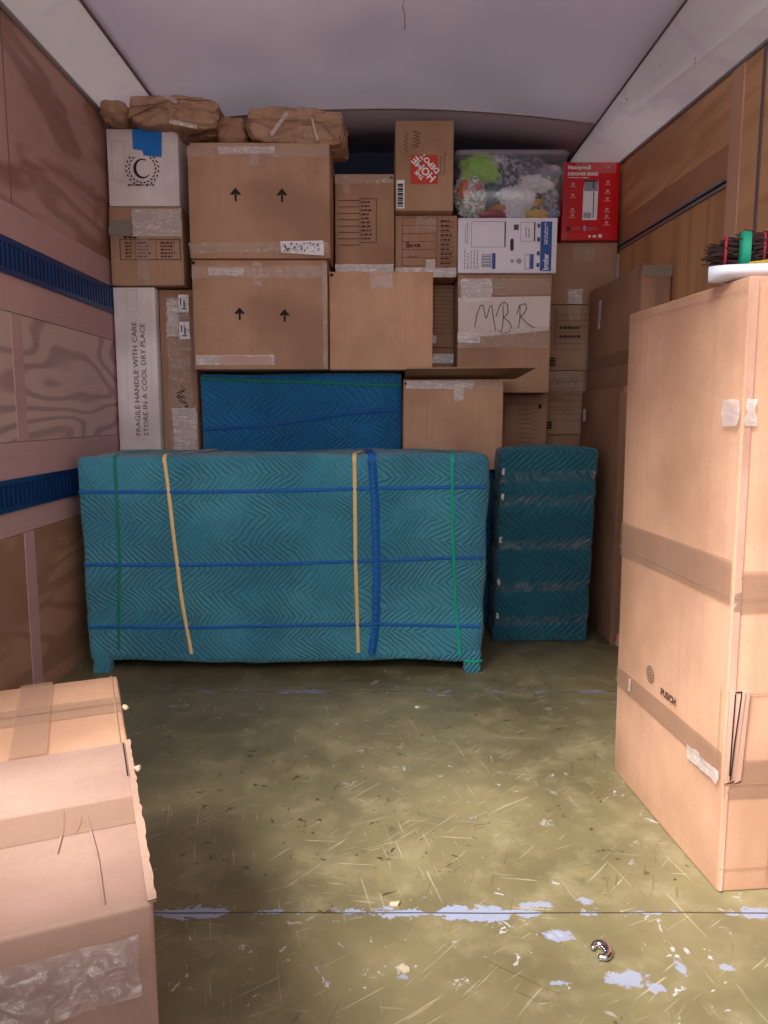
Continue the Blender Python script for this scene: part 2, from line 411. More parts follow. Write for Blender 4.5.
# two blue slotted logistics tracks on the left wall
def track(z0, z1, label):
    root = empty('cargo_track', (XL, 2.3, z0))
    tag(root, label, 'cargo track', 'blue cargo tracks')
    h = z1-z0; t_ = .009; p_ = .0295
    V = []; Fc = []
    def bx(a0, a1, b0, b1, c0, c1):
        i = len(V)
        V.extend([(a, b, c) for a in (a0, a1) for b in (b0, b1) for c in (c0, c1)])
        for f in [(0, 1, 3, 2), (4, 6, 7, 5), (0, 4, 5, 1), (2, 3, 7, 6), (0, 2, 6, 4), (1, 5, 7, 3)]: Fc.append(tuple(i+q for q in f))
    bx(0.001, t_, -1.84, 1.84, 0, h*.16); bx(0.001, t_, -1.84, 1.84, h*.84, h)
    y = -1.84
    while y < 1.82:
        bx(.001, t_, y, y+.013, h*.16, h*.84); y += p_
    link('track_rail', V, Fc, TRACK, root)
    block('slot_backing', .0005, .003, -1.83, 1.83, h*.1, h*.9, TRACKD, root, r=.0004)
    return root
track(1.398, 1.512, 'upper blue slotted cargo track on the left plywood wall')
track(.656, .758, 'lower blue slotted cargo track on the left plywood wall')

# right wall; its lining stops at a sloping line under the side panel
def wt(y): return 2.062 + .074*(y-2.37)
def quadx(name, y0, y1, zf0, zf1, m, x=XR, th=.012):
    """sheet on the right wall between two height functions"""
    V = []
    for xx in (x, x+th):
        for (yy, f) in ((y0, zf0), (y1, zf0), (y1, zf1), (y0, zf1)): V.append((xx, yy, f(yy)))
    Fc = [(0, 3, 2, 1), (4, 5, 6, 7), (0, 1, 5, 4), (1, 2, 6, 5), (2, 3, 7, 6), (3, 0, 4, 7)]
    return link(name, V, Fc, m, None, kind='structure')
slab('wall_right', XR+.012, XR+.06, Y0, Y1, -.02, 1.93, PLY_RL)
K = lambda z: (lambda y: z)
rz = lambda y: 1.735 + .033*(y-2.55)
quadx('trim_40', 2.60, Y1, lambda y: rz(y)+.115, wt, PLY_RT)
quadx('trim_41', 2.60, Y1, lambda y: rz(y)+.012, lambda y: rz(y)+.113, PLY_RR, XR-.001)
quadx('trim_42', 2.60, Y1, lambda y: rz(y)-.002, lambda y: rz(y)+.010, ALU, XR-.008, .02)
quadx('trim_43', 2.60, Y1, lambda y: rz(y)-.012, lambda y: rz(y)-.002, DARKM, XR-.002)
quadx('trim_44', 2.60, Y1, lambda y: rz(y)-.022, lambda y: rz(y)-.012, ALU, XR-.008, .02)
quadx('trim_45', 2.60, Y1, K(0), lambda y: rz(y)-.023, PLY_RL)
quadx('trim_46', 2.515, 2.597, K(0), wt, PLY_PK, XR-.006)
quadx('trim_47', 2.40, 2.512, K(0), wt, PLY_RT, XR-.002)
quadx('trim_48', 2.385, 2.398, K(0), wt, SEAM, XR-.004)
quadx('trim_49', Y0, 2.383, K(0), wt, PLY_RT)
quadx('trim_50', 3.755, 3.785, K(0), lambda y: rz(y)-.036, ALU, XR-.012, .02)

# ceiling: slightly arched centre sheet, two sloping side panels and bead seams
SX = .965
def cz(x): return 2.335 - .065*(x/SX)**2
def arch(name, x0, x1, y0, y1, m, dz=0.0, th=.006, n=14):
    V = []; Fc = []
    for k in range(2):
        for i in range(n+1):
            x = x0+(x1-x0)*i/n
            for y in (y0, y1): V.append((x, y, cz(x)+dz+k*th))
    o = 2*(n+1)
    for i in range(n):
        a = 2*i; Fc += [(a, a+1, a+3, a+2), (o+a, o+a+2, o+a+3, o+a+1), (a, a+2, o+a+2, o+a), (a+1, o+a+1, o+a+3, a+3)]
    Fc += [(0, o, o+1, 1), (2*n, 2*n+1, o+2*n+1, o+2*n)]
    return link(name, V, Fc, m, None, True, 'structure')
arch('ceiling', -SX, SX, Y0, 3.575, CEIL)
arch('trim_59', -SX, SX, 3.577, Y1, CEILF)
for i, yy in enumerate((1.15, 2.36, 3.57)):
    arch('trim_%d' % (60+i), -SX, SX, yy, yy+.012, plain('joint_bead', 'd8c9cc', .5), -.003, .006)
def cove(name, xa, fa, xb, zb, m):
    V = []
    for y in (Y0, Y1):
        V += [(xa, y, fa(y)), (xb, y, zb), (xb, y, zb+.03), (xa, y, fa(y)+.03)]
    Fc = [(0, 1, 5, 4), (3, 7, 6, 2), (0, 4, 7, 3), (1, 2, 6, 5), (0, 3, 2, 1), (4, 5, 6, 7)]
    return link(name, V, Fc, m, None, kind='structure')
cove('trim_64', XL-.02, K(2.215), -SX+.004, cz(SX), COVE)
cove('trim_65', XR+.02, wt, SX-.004, cz(SX), COVE)
def bead(name, fn, r, m, n=16, kind='structure'):
    V = []; Fc = []
    for y in (Y0, Y1):
        x, z = fn(y)
        for k in range(8):
            a = k*math.pi/4; V.append((x+r*math.cos(a), y, z+r*math.sin(a)))
    for k in range(8): Fc.append((k, (k+1) % 8, 8+(k+1) % 8, 8+k))
    return link(name, V, Fc, m, None, True, kind)
bead('trim_66', lambda y: (-SX, cz(SX)), .006, SEAM); bead('trim_67', lambda y: (SX, cz(SX)), .006, SEAM)
bead('trim_68', lambda y: (XL+.004, 2.214), .010, ALU); bead('trim_69', lambda y: (XR-.004, wt(y)), .008, ALU)

# ------------------------------------------------------------------ cartons
CART = 'cardboard boxes stacked at the front of the truck'
def carton(label, x0, x1, y0, y1, z0, z1, mat, name='cardboard_box', group=CART, rz=0.0, r=.0045, bulge=.004, cat='box', tape_top=None, lean=0.0, cb=True):
    dx, dy, dz = x1-x0, y1-y0, z1-z0; sd_ = random.random()*99
    def disp(p, n):
        fx = 1-(2*p.x/dx)**2; fz = 1-(2*p.z/dz-1)**2; fy = 1-(2*p.y/dy)**2
        q = p.copy()
        if abs(n.y) > .9: q.y += n.y*bulge*max(0, fx)*max(0, fz)
        if abs(n.x) > .9: q.x += n.x*bulge*max(0, fy)*max(0, fz)
        q.x += lean*p.z
        e = noise.noise_vector(Vector((p.x*4+sd_, p.y*4, p.z*4)))*.0018
        return q + Vector((e.x, e.y, 0))
    V, Fc = rbox(dx, dy, dz, r, (8, 5, 8), disp)
    o = link(name, V, Fc, mat, None, True)
    o.location = ((x0+x1)/2, (y0+y1)/2, z0); o.rotation_euler = (0, 0, rz)
    tag(o, label, cat, group)
    o_front = Frame((-dx/2, -dy/2-bulge*.9-.0012, 0), (1, 0, 0), (0, 0, 1))
    o_top = Frame((-dx/2, -dy/2, dz+.0006), (1, 0, 0), (0, 1, 0))
    o_left = Frame((-dx/2-bulge*.9-.0012, dy/2, 0), (0, -1, 0), (0, 0, 1))
    return o, o_front, o_top, o_left, dx, dy, dz
def notch(fr, u, v, parent, s=.012):      # dark hole where the flaps meet at a corner
    rects('corner_notch', fr, [(u, v, u+s, v+s*.8)], INK, parent, .0012)
def up_arrow(fr, u, v, s, parent):
    t = .0085
    rects('arrow_mark', fr, [(u-t/2, v, u+t/2, v+s*.95)], INK, parent)
    V = [(u-s*.42, v+s*.50), (u-s*.42+.014, v+s*.50), (u, v+s*.78), (u+s*.42-.014, v+s*.50), (u+s*.42, v+s*.50), (u+s*.42, v+s*.56), (u, v+s*1.03), (u-s*.42, v+s*.56)]
    i = link('arrow_head', [fr.p(a, b, .0016) for a, b in V], [(0, 1, 2, 6, 7), (2, 3, 4, 5, 6)], INK, parent)

# A: white carton with crest and blue tape
A, f, tp, lf, dx, dy, dz = carton('white carton with black wreath crest and blue tape, beside the left wall', -1.165, -.865, 3.30, 3.62, 1.838, 2.148, CBW, bulge=.003)
cx, cy = .148, .150
V = []; Fc = []
for k in range(34):                      # wreath: leaves in pairs up both sides
    side = 1 if k % 2 else -1; a = math.radians(-82+ (k//2)*8.2); R_ = .062+(.006 if (k//2) % 2 else -.006)
    px_, py_ = cx+side*R_*math.cos(a), cy+R_*math.sin(a); th = math.atan2(math.cos(a), -side*math.sin(a))*1+ (.5 if (k//2) % 2 else -.5)
    i = len(V)
    for (l, w_) in ((-.009, 0), (0, -.0034), (.009, 0), (0, .0034)):
        V.append(f.p(px_+l*math.cos(th)-w_*math.sin(th), py_+l*math.sin(th)+w_*math.cos(th), .0016))
    Fc.append((i, i+1, i+2, i+3))
link('wreath_print', V, Fc, INK, A)
V = []; Fc = []
n_ = 28
for k in range(n_+1):                    # the letter C, thick at the left
    a = math.radians(60+k*260/n_); th_ = .004+.009*math.sin(k/n_*math.pi)**2
    for R_ in (.038-th_, .038): V.append(f.p(cx+R_*math.cos(a), cy+R_*math.sin(a)*1.05, .0016))
    if k: Fc.append((2*k-2, 2*k-1, 2*k+1, 2*k))
link('letter_print', V, Fc, INK, A)
fine_print('web_address_print', f, .085, .080, .225, .089, 1, INKF, A, .7)
bt = poly('blue_tape', f, [(.112, .305), (.236, .312), (.232, .196), (.156, .203), (.152, .222), (.112, .228)], BTAPE, A, .0026); bt['label'] = 'bright blue tape patch'
rects('blue_tape_fold', tp, [(.112, 0, .236, .05)], BTAPE, A, .001)
rects('flap_crease', f, frame_rects(.022, .10, .075, .26, .0012), GREYP, A, .0013)

# B
B, f, tp, lf, dx, dy, dz = carton('brown carton with smoky tape and printed checklist directly under the white crest carton', -1.168, -.858, 3.30, 3.64, 1.512, 1.836, CB[0])
strip('smoky_tape', f, 0, .205, .105, .270, TAPEM, B, ragged=.004)
strip('clear_tape', f, .10, .200, .308, .312, TAPEG, B, .002, .003, .004)
strip('clear_tape', f, .115, 0, .165, .20, TAPE, B, .0016)
rects('print_frame', f, frame_rects(.042, .105, .300, .190, .0028) + [(.108, .105, .1095, .190), (.195, .105, .1965, .190)], INKF, B)
for (a, c) in ((.065, .098), (.118, .175), (.215, .275)): fine_print('checklist_print', f, a, .112, c, .182, 5, INKF, B, .5)
fine_print('checklist_title', f, .06, .193, .13, .203, 1, INK, B, .8)

# C: long white carton standing on end
C_, f, tp, lf, dx, dy, dz = carton('tall narrow white carton with sideways fragile storage lettering by the left wall', -1.174, -.992, 3.32, 3.66, 0, 1.508, CBW, bulge=.003)
LET = plain('grey_lettering', '5d4f55', .6)
text('fragile_lettering', 'FRAGILE HANDLE WITH CARE', f, .098, .868, .031, LET, C_, math.pi/2, width=.49)
text('storage_lettering', 'STORE IN A COOL DRY PLACE', f, .133, .868, .031, LET, C_, math.pi/2, width=.485)
rects('faint_stamp', f, frame_rects(.06, 1.405, .105, 1.495, .0015), plain('faint_print', 'c9b5b5', .6), C_)

# D: narrow carton wrapped in clear tape
D, f, tp, lf, dx, dy, dz = carton('tall narrow brown carton in wrinkled clear tape beside the tall white carton', -.984, -.828, 3.35, 3.72, 0, 1.502, CB[3])
strip('clear_tape', f, .03, .80, .135, 1.47, TAPE, D, .0015, .003, .003)
strip('clear_tape', f, .045, .80, .15, .99, TAPEG, D, .003, .004, .006)
strip('clear_tape', f, .035, 1.30, .09, 1.46, TAPEG, D, .003, .004, .006)
for z_ in (1.405, 1.29):
    l_ = rects('paper_label', f, [(.087, z_, .132, z_+.075)], LABELW, D, .0045); l_['label'] = 'white paper label'
    rects('label_print', f, [(.094, z_+.03, .10, z_+.06), (.108, z_+.02, .116, z_+.05), (.10, z_+.012, .12, z_+.018)], SLATE, D, .0052)
pts = []
for k in range(24): pts.append((.085+.022*math.sin(k*2.2)+.0005*k, 1.08-k*.0062+.012*math.cos(k*1.7)))
ribbons('pen_scribble', f, [pts], .003, INK, D, .005)
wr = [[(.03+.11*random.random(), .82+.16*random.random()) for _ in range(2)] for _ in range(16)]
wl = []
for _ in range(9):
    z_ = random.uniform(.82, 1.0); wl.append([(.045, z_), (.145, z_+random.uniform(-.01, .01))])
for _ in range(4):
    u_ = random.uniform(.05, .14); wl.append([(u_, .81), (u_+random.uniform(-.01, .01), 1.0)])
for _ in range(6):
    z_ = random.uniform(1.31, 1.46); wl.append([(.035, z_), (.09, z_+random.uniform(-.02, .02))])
ribbons('wrinkle_glint', f, wl, .0025, plain('tape_glint', 'd9c7c2', .2), D, .0065)['kind'] = 'stuff'  # pale lines painted as glints on the wrinkled tape

# E and F: two large cartons with arrows
E_, f, tp, lf, dx, dy, dz = carton('large brown carton with two black arrows and torn shipping label, upper of the pair', -.803, -.223, 3.20, 3.66, 1.604, 2.060, CB[2])
up_arrow(f, .195, .225, .052, E_); up_arrow(f, .385, .222, .052, E_)
strip('clear_tape', f, .0, .395, .575, .445, TAPE, E_, .0016, .0015, .003); strip('clear_tape', f, .0, .020, .575, .062, TAPE, E_, .0016, .0015, .003)
strip('clear_tape', f, .255, .36, .297, .45, TAPE, E_, .0028, .001)
strip('clear_tape', f, .13, .408, .36, .436, TAPEG, E_, .003, .004, .004)
l_ = poly('shipping_label', f, [(.377, .022), (.555, .010), (.553, .070), (.375, .067)], LABELW, E_, .003); l_['label'] = 'torn white shipping label'
rs = []
for _ in range(46):
    a = random.uniform(.385, .535); b = random.uniform(.024, .058); rs.append((a, b, a+random.uniform(.002, .007), b+random.uniform(.002, .012)))
rects('label_print', f, rs, SLATE, E_, .0036); notch(f, .003, .443, E_)
F_, f, tp, lf, dx, dy, dz = carton('large brown carton with two black arrows resting on the blue blanket', -.805, -.238, 3.22, 3.66, 1.152, 1.602, CB[2])
up_arrow(f, .198, .205, .050, F_); up_arrow(f, .387, .198, .050, F_)
strip('clear_tape', f, .0, .375, .565, .425, TAPE, F_, .0016, .0015, .003); strip('clear_tape', f, .255, .345, .297, .44, TAPE, F_, .0028, .001)
strip('clear_tape', f, .07, .385, .22, .415, TAPEG, F_, .003, .004, .004)
strip('clear_tape', f, .01, .018, .34, .060, TAPEG, F_, .002, .0012, .002); strip('clear_tape', f, .548, .0, .566, .44, TAPE, F_, .002, .002); notch(f, .003, .432, F_, .014)
strip('paper_strip', f, .11, .021, .33, .055, plain('dusty_paper', 'c7a495', .5), F_, .0032, .0006)

# G
G, f, tp, lf, dx, dy, dz = carton('brown carton with lined inventory print, left of the orange-square carton', -.212, .044, 3.37, 3.76, 1.562, 1.990, CB[1])
strip('clear_tape', f, 0, .385, .254, .424, TAPE, G, .0016); strip('clear_tape', f, 0, .004, .254, .050, TAPEG, G, .002, .002, .003)
rects('print_lines', f, [(.012, .13+.0265*k, .105, .1325+.0265*k) for k in range(8)] + frame_rects(.107, .14, .18, .325, .0025), INKF, G)
fine_print('inventory_print', f, .114, .15, .160, .318, 10, INKF, G, .45); notch(f, .236, .405, G, .016)
strip('clear_tape', f, .035, .345, .06, .40, TAPE, G, .0026)

# box glimpsed behind G
carton('small brown carton corner glimpsed behind the inventory carton near the roof', -.235, -.055, 3.80, 4.10, 1.60, 2.075, CB[3])
carton('plain brown carton low behind the stack near the front wall', -.235, -.0555, 3.80, 4.10, 0, 1.598, CB[3])

# H: carton with orange logo, lying on its side
H, f, tp, lf, dx, dy, dz = carton('upright brown carton with orange square store logo, highest at the middle', .048, .298, 3.35, 3.72, 1.832, 2.200, CB[0])
sq = (.066, .110, .182, .227)
l_ = rects('orange_logo', f, [sq], ORANGE, H, .0014); l_['label'] = 'orange square logo'
d_ = math.radians(135); cen = ((sq[0]+sq[2])/2, (sq[1]+sq[3])/2)
def on_diag(s, off, size, along, bold=.0):
    # a line of text along 135 degrees, offset perpendicular to it
    ux, uy = math.cos(d_), math.sin(d_); vx, vy = -uy, ux
    text('logo_lettering', s, f, cen[0]+vx*off+ux*along, cen[1]+vy*off+uy*along, size, WHITE, H, d_, 'CENTER', .0022, bold=bold)
on_diag('THE', .024, .024, -.002, .0008); on_diag('HOME', -.0125, .044, .002, .0012); on_diag('DEPOT', -.044, .032, .0, .001)
text('slogan_lettering', 'More saving.', f, .196, .145, .0135, INKF, H, math.pi/2, width=.075); text('slogan_lettering', 'More doing.', f, .213, .145, .0135, INKF, H, math.pi/2, width=.09)
ribbons('pen_writing', f, [[(.075+.03*(k % 2)+.006*math.sin(k*5), .255+k*.0065) for k in range(12)], [(.038+.016*(k % 2), .235+k*.008) for k in range(11)]], .0016, INKF, H)
l_ = rects('barcode_label', f, [(.006, .008, .040, .125)], LABELW, H, .0014); l_['label'] = 'white barcode label'
rects('barcode', f, [(.010, .014+.0062*k, .034, .017+.0062*k+.0015*(k % 3)) for k in range(16)], INK, H, .002)

# I
I_, f, tp, lf, dx, dy, dz = carton('brown carton with handwriting on printed lines, right under the orange-square carton', .049, .322, 3.41, 3.76, 1.564, 1.829, CB[1])
rects('print_lines', f, [(.03, .05+.034*k, .18, .0515+.034*k) for k in range(7)] + [(.195, .045+.021*k, .26, .0465+.021*k) for k in range(10)] + [(.03, .05, .0315, .255), (.182, .05, .1835, .255)], INKF, I_)
fine_print('inventory_print', f, .20, .05, .25, .25, 10, INKF, I_, .35)
W1 = [[(.050, .150), (.052, .128)], [(.050, .150), (.062, .148), (.060, .140), (.051, .139), (.063, .137), (.062, .129), (.052, .128)], [(.072, .140), (.066, .132), (.074, .129), (.079, .137), (.072, .140)], [(.084, .142), (.096, .130)], [(.095, .143), (.085, .130)], [(.100, .136), (.110, .138), (.102, .142), (.100, .132), (.112, .131)]]
ribbons('pen_writing', f, W1, .003, INK, I_); ribbons('pen_writing', f, [[(.055+.012*k, .085+.008*(k % 2)) for k in range(5)]], .002, INKF, I_)
strip('clear_tape', f, .09, .20, .18, .26, TAPE, I_, .0018, .001); strip('clear_tape', f, .0, -.0, .27, .040, TAPEG, I_, .002, .004, .004); strip('clear_tape', f, .135, .02, .175, .075, TAPEG, I_, .004, .003, .003)

# J: large plain lighter carton
J, f, tp, lf, dx, dy, dz = carton('plain light brown carton with one short tape, right of the lower arrow carton', -.232, .208, 3.25, 3.68, 1.152, 1.560, CB[5])
strip('clear_tape', f, .17, .345, .27, .408, TAPE, J, .0018, .002, .004); strip('clear_tape', f, .18, .335, .265, .39, TAPE, J, .003, .003, .004); notch(f, .004, .388, J, .014)

# K, L and hidden base
K_, f, tp, lf, dx, dy, dz = carton('brown carton edge with printed lines just right of the plain light carton', .223, .328, 3.57, 3.76, 1.274, 1.560, CB[3])
rects('print_lines', f, [(.015, .07+.018*k, .095, .0715+.018*k) for k in range(11)] + frame_rects(.012, .06, .10, .27, .0015), INKF, K_); rects('white_sticker', f, [(.004, .02, .022, .055)], PAPERW, K_, .002)
L_, f, tp, lf, dx, dy, dz = carton('brown carton edge with shiny tape under the printed one beside the plain light carton', .221, .328, 3.57, 3.76, .90, 1.272, CB[3])
strip('clear_tape', f, 0, .30, .106, .345, TAPEG, L_, .002, .003, .003)
carton('plain brown carton at the bottom of the stack behind the open-topped carton', .10, .328, 3.57, 3.76, 0, .898, CB[3])
block_ = None

# M: clear bin of clothes
def bin_():
    x0, x1, y0, y1, z0, z1 = .336, .776, 3.40, 3.72, 1.8185, 2.098
    cxm, cym = (x0+x1)/2, (y0+y1)/2
    root = empty('storage_bin', (cxm, cym, z0)); tag(root, 'clear plastic storage bin full of clothes standing on the white printed carton', 'storage bin')
    t = NT('clear_plastic'); g = t.n('ShaderNodeBsdfGlossy'); g.inputs['Roughness'].default_value = .18; tr = t.n('ShaderNodeBsdfTransparent'); tr.inputs[0].default_value = (.96, .96, .97, 1)
    df = t.n('ShaderNodeBsdfDiffuse'); df.inputs[0].default_value = lin('dcdce4')
    mx = t.n('ShaderNodeMixShader'); mx.inputs[0].default_value = .07; t.t.links.new(tr.outputs[0], mx.inputs[1]); t.t.links.new(g.outputs[0], mx.inputs[2])
    mx2 = t.n('ShaderNodeMixShader'); mx2.inputs[0].default_value = .05; t.t.links.new(mx.outputs[0], mx2.inputs[1]); t.t.links.new(df.outputs[0], mx2.inputs[2]); t.t.links.new(mx2.outputs[0], t.out.inputs[0])
    PL = t.m
    t = NT('frosted_lid'); LIDM = t.done(lin('d0ccd6'), .3, alpha=.28)
    hx0, hx1, hy0, hy1, h = .222, .246, .145, .158, .262
    # open tapered tub with thickness
    V = []; Fc = []
    def loop(hx, hy, z, rr=.03, seg=5):
        out = []
        for (sx, sy, a0) in ((1, 1, 0), (-1, 1, 90), (-1, -1, 180), (1, -1, 270)):
            for k in range(seg+1):
                a = math.radians(a0+90*k/seg); out.append((sx*(hx-rr)+rr*math.cos(a), sy*(hy-rr)+rr*math.sin(a), z))
        return out
    Ls = [loop(hx0-.02, hy0-.02, 0), loop(hx0, hy0, .012), loop(hx1, hy1, h), loop(hx1-.002, hy1-.002, h), loop(hx0-.0022, hy0-.0022, .014)]
    n_ = len(Ls[0])
    for L in Ls: V += L
    for q in range(len(Ls)-1):
        for k in range(n_): Fc.append((q*n_+k, q*n_+(k+1) % n_, (q+1)*n_+(k+1) % n_, (q+1)*n_+k))
    Fc.append(tuple(reversed(range(n_)))); Fc.append(tuple(range(4*n_, 5*n_)))
    link('clear_tub', V, Fc, PL, root, True)
    V = []; Fc = []
    for q, (a, b, z) in enumerate(((.246, .162, h-.004), (.249, .166, h-.004), (.251, .168, h+.010), (.246, .162, h+.018), (.225, .14, h+.018), (.222, .137, h+.012))): V += loop(a, b, z)
    for q in range(5):
        for k in range(n_): Fc.append((q*n_+k, q*n_+(k+1) % n_, (q+1)*n_+(k+1) % n_, (q+1)*n_+k))
    Fc.append(tuple(range(5*n_, 6*n_))); Fc.append(tuple(reversed(range(n_))))
    lid = link('bin_lid', V, Fc, LIDM, root, True); lid['label'] = 'greyish frosted lid'
    return root
bin_()
def cloth_lump(label, cx, cz, rx, rz_, col, yc=3.44, ry=.05, seed=0, pat=None, cat='garment', poly_pts=None):
    bm = bmesh.new(); bmesh.ops.create_icosphere(bm, subdivisions=5, radius=1)
    for v in bm.verts:
        p = v.co.copy()
        a = noise.noise(p*1.3+Vector((seed*3.1, 0, 0)))*.30; rdg = (.5-abs(noise.noise(p*2.4+Vector((0, seed*2.7, 0)))))*.45; r3 = (.5-abs(noise.noise(p*5.5+Vector((seed, 0, 4)))))*.24+(.5-abs(noise.noise(p*11+Vector((seed, 6, 4)))))*.10
        s_ = 1+a+rdg+r3-.30
        q = Vector((p.x*rx*s_, p.y*ry*s_, p.z*rz_*s_))
        q.y = max(q.y, -ry*1.0)
        v.co = q
    me = bpy.data.meshes.new('garment'); bm.to_mesh(me); bm.free(); me.shade_smooth(); me.materials.append(None)
    t = NT('cloth_'+str(seed)); c = lin(col)
    if pat: c1 = t.mix(t.ramp(t.noise(scale=pat[1], detail=3, rough=.7), .48, .53), c, lin(pat[0]))
    else: c1 = t.mix(t.ramp(t.noise(scale=20, detail=3), .3, .7), tuple(v*.85 for v in c[:3])+(1,), c)
    t.bump(t.noise(scale=70, detail=3), .3, .004)
    me.materials[0] = t.done(c1, .85, spec=.1)
    o = bpy.data.objects.new('garment', me); COL.objects.link(o); o.location = (cx, yc, cz)
    tag(o, label, cat, 'clothes packed in the clear bin'); return o
def bp(px, py):        # where a spot of the bin's front shows, in metres
    return .345+.425*(px-460)/(557-460), 2.085-(py-152)/(218-152)*.262
CL = [('lime green fabric balled in the upper left of the bin', 479, 164, 19, 14, 'a9e060', None),
 ('white cloth with small print along the bin left bottom', 469, 193, 15, 20, 'f4f0f2', ('8aa48a', 60)),
 ('orange fabric pressed to the bin left edge', 464, 188, 8, 10, 'e07a4a', None),
 ('salmon pink fabric scrap next to the orange fabric', 475, 184, 6, 4.5, 'e8737c', None),
 ('dark grey and white patterned cloth in the bin top middle', 510, 168, 15, 17, '565968', ('b4b7c4', 45)),
 ('dark charcoal cloth at the top right of the bin', 531, 158, 14, 8, '63616c', ('9492a0', 40)),
 ('white strip of cloth beside the lime fabric at the bin lid', 496, 154, 11, 5, 'ececf0', ('9a9cab', 50)),
 ('white folded fabric bright at the bin middle right', 533, 180, 16, 9, 'f6f4f6', None),
 ('grey knit cloth behind the bright white fold', 546, 171, 13, 11, 'a5a4ae', None),
 ('pale lavender white cloth in the bin centre bottom', 514, 197, 18, 15, 'f0f0fa', None),
 ('dark teal cloth wedged left of the lavender cloth', 493, 196, 9, 14, '2a5a68', None),
 ('crimson fabric at the bin bottom', 493, 212, 14, 8, 'a3244c', None),
 ('orange lettered badge cloth above the crimson fabric', 497, 206, 8, 3.2, 'd98e33', None),
 ('yellow fabric scrap at the bin bottom right', 535, 213, 12, 6, 'e6c25e', None),
 ('dark grey speckled cloth at the bin lower right', 545, 205, 13, 7, '6e7385', ('a9adbf', 60)),
 ('pale blue cloth at the right bottom corner of the bin', 551, 211, 8, 5, '9db4dc', None),
 ('patterned grey cloth at the right edge of the bin', 551, 192, 8, 11, '85848e', ('c9c7ce', 50)),
 ('maroon cloth near the lid right of middle', 541, 160, 5, 5, '5e2438', None),
 ('pale pink white cloth by the upper right corner of the bin', 552, 164, 7, 5, 'dfcfd6', None),
 ('yellow corner of fabric between lavender and grey cloths', 536, 200, 6, 4, 'e2b64b', None)]
for i, (lb, px, py, rx, rz_, c, pt) in enumerate(CL):
    x_, z_ = bp(px, py); k_ = .425/97
    front = {2: 1, 3: 1, 7: 1, 9: 1, 12: 1, 13: 1, 19: 1, 6: 0}.get(i, 0)
    cloth_lump(lb, x_, z_, rx*k_*1.12, rz_*k_*1.12, c, 3.470-(.018 if front else 0)+.001*i, .035 if front else .045, i+1, pt)
bk = [('bundled dark clothes filling the back of the bin', .545, 3.60, '5a5b66')]
o = cloth_lump(bk[0][0], .545, 1.955, .185, .12, bk[0][3], 3.595, .085, 40)

# N: printed white carton on its side
N, f, tp, lf, dx, dy, dz = carton('white and blue printed carton lying sideways under the clear bin', .325, .762, 3.40, 3.76, 1.582, 1.816, CBP, bulge=.002)
k = .435/103.0
def nb(px, py): return ((px-457.5)*k*1.02, (274-py)*.234/56)
def R_(a, b, c, d):
    p, q = nb(a, d), nb(c, b); return (p[0], p[1], q[0], q[1])
rects('blue_band_print', f, [R_(541.5, 222, 553, 272)], NAVY, N)
text('brand_lettering', 'brother', f, nb(550, 266)[0], nb(550, 271)[1], .036, WHITE, N, math.pi/2, width=.068, bold=.0006)
fine_print('band_small_print', f, nb(545, 0)[0], nb(0, 245)[1], nb(549, 0)[0], nb(0, 223)[1], 2, WHITE, N, .4, .0022, True)
b_ = R_(471, 222, 506, 248); rects('picture_frame_print', f, frame_rects(*b_, .0012) + [(b_[2]-.006, b_[1], b_[2], b_[3])], SLATE, N)
b_ = R_(521, 222.5, 536, 242); rects('picture_frame_print', f, frame_rects(*b_, .0012) + [(b_[2]-.006, b_[1], b_[2], b_[3])], SLATE, N)
fine_print('caption_print', f, *R_(525, 226, 531, 238), 2, GREYP, N, .4, vertical=True)
rects('icon_print', f, [R_(514, 225, 519, 230.5)] + [R_(538, y_, 541, y_+4) for y_ in (224, 238, 252, 264)], SLATE, N)
b_ = R_(482, 255, 491.5, 268); rects('icon_grid_print', f, frame_rects(*b_, .002) + [(b_[0]+.007*j+.004, b_[1]+.004+.012*i_, b_[0]+.007*j+.008, b_[1]+.012+.012*i_) for j in range(5) for i_ in range(4)], SLATE, N)
rects('blue_tag_print', f, [R_(492.5, 254, 496, 270), R_(531.5, 255, 535, 270)], NAVY, N)
b_ = R_(526, 255, 531, 270); rects('icon_grid_print', f, frame_rects(*b_, .0015), SLATE, N)
fine_print('small_print', f, *R_(463, 249, 479, 270), 5, GREYP, N, .3, vertical=True); fine_print('small_print', f, *R_(464, 221, 468, 244), 2, GREYP, N, .4, vertical=True)
V = []; cu_, cv_ = nb(512.5, 245.5)
pts = [(cu_+.008*math.cos(a), cv_+(.018 if math.sin(a) > 0 else -.018)+.008*math.sin(a)) for a in [j*math.pi/8 for j in range(16)]]
hh = poly('handle_hole', f, pts, plain('dark_handle', '3c3a3e', .7), N, .002); hh['label'] = 'dark oval handle hole'
for (px, py, s_) in ((513, 262, .008), (520, 262, .012)):
    c0 = nb(px, py); poly('seal_print', f, [(c0[0]+s_*math.cos(j*.7854), c0[1]+s_*math.sin(j*.7854)) for j in range(8)], GREYP, N)

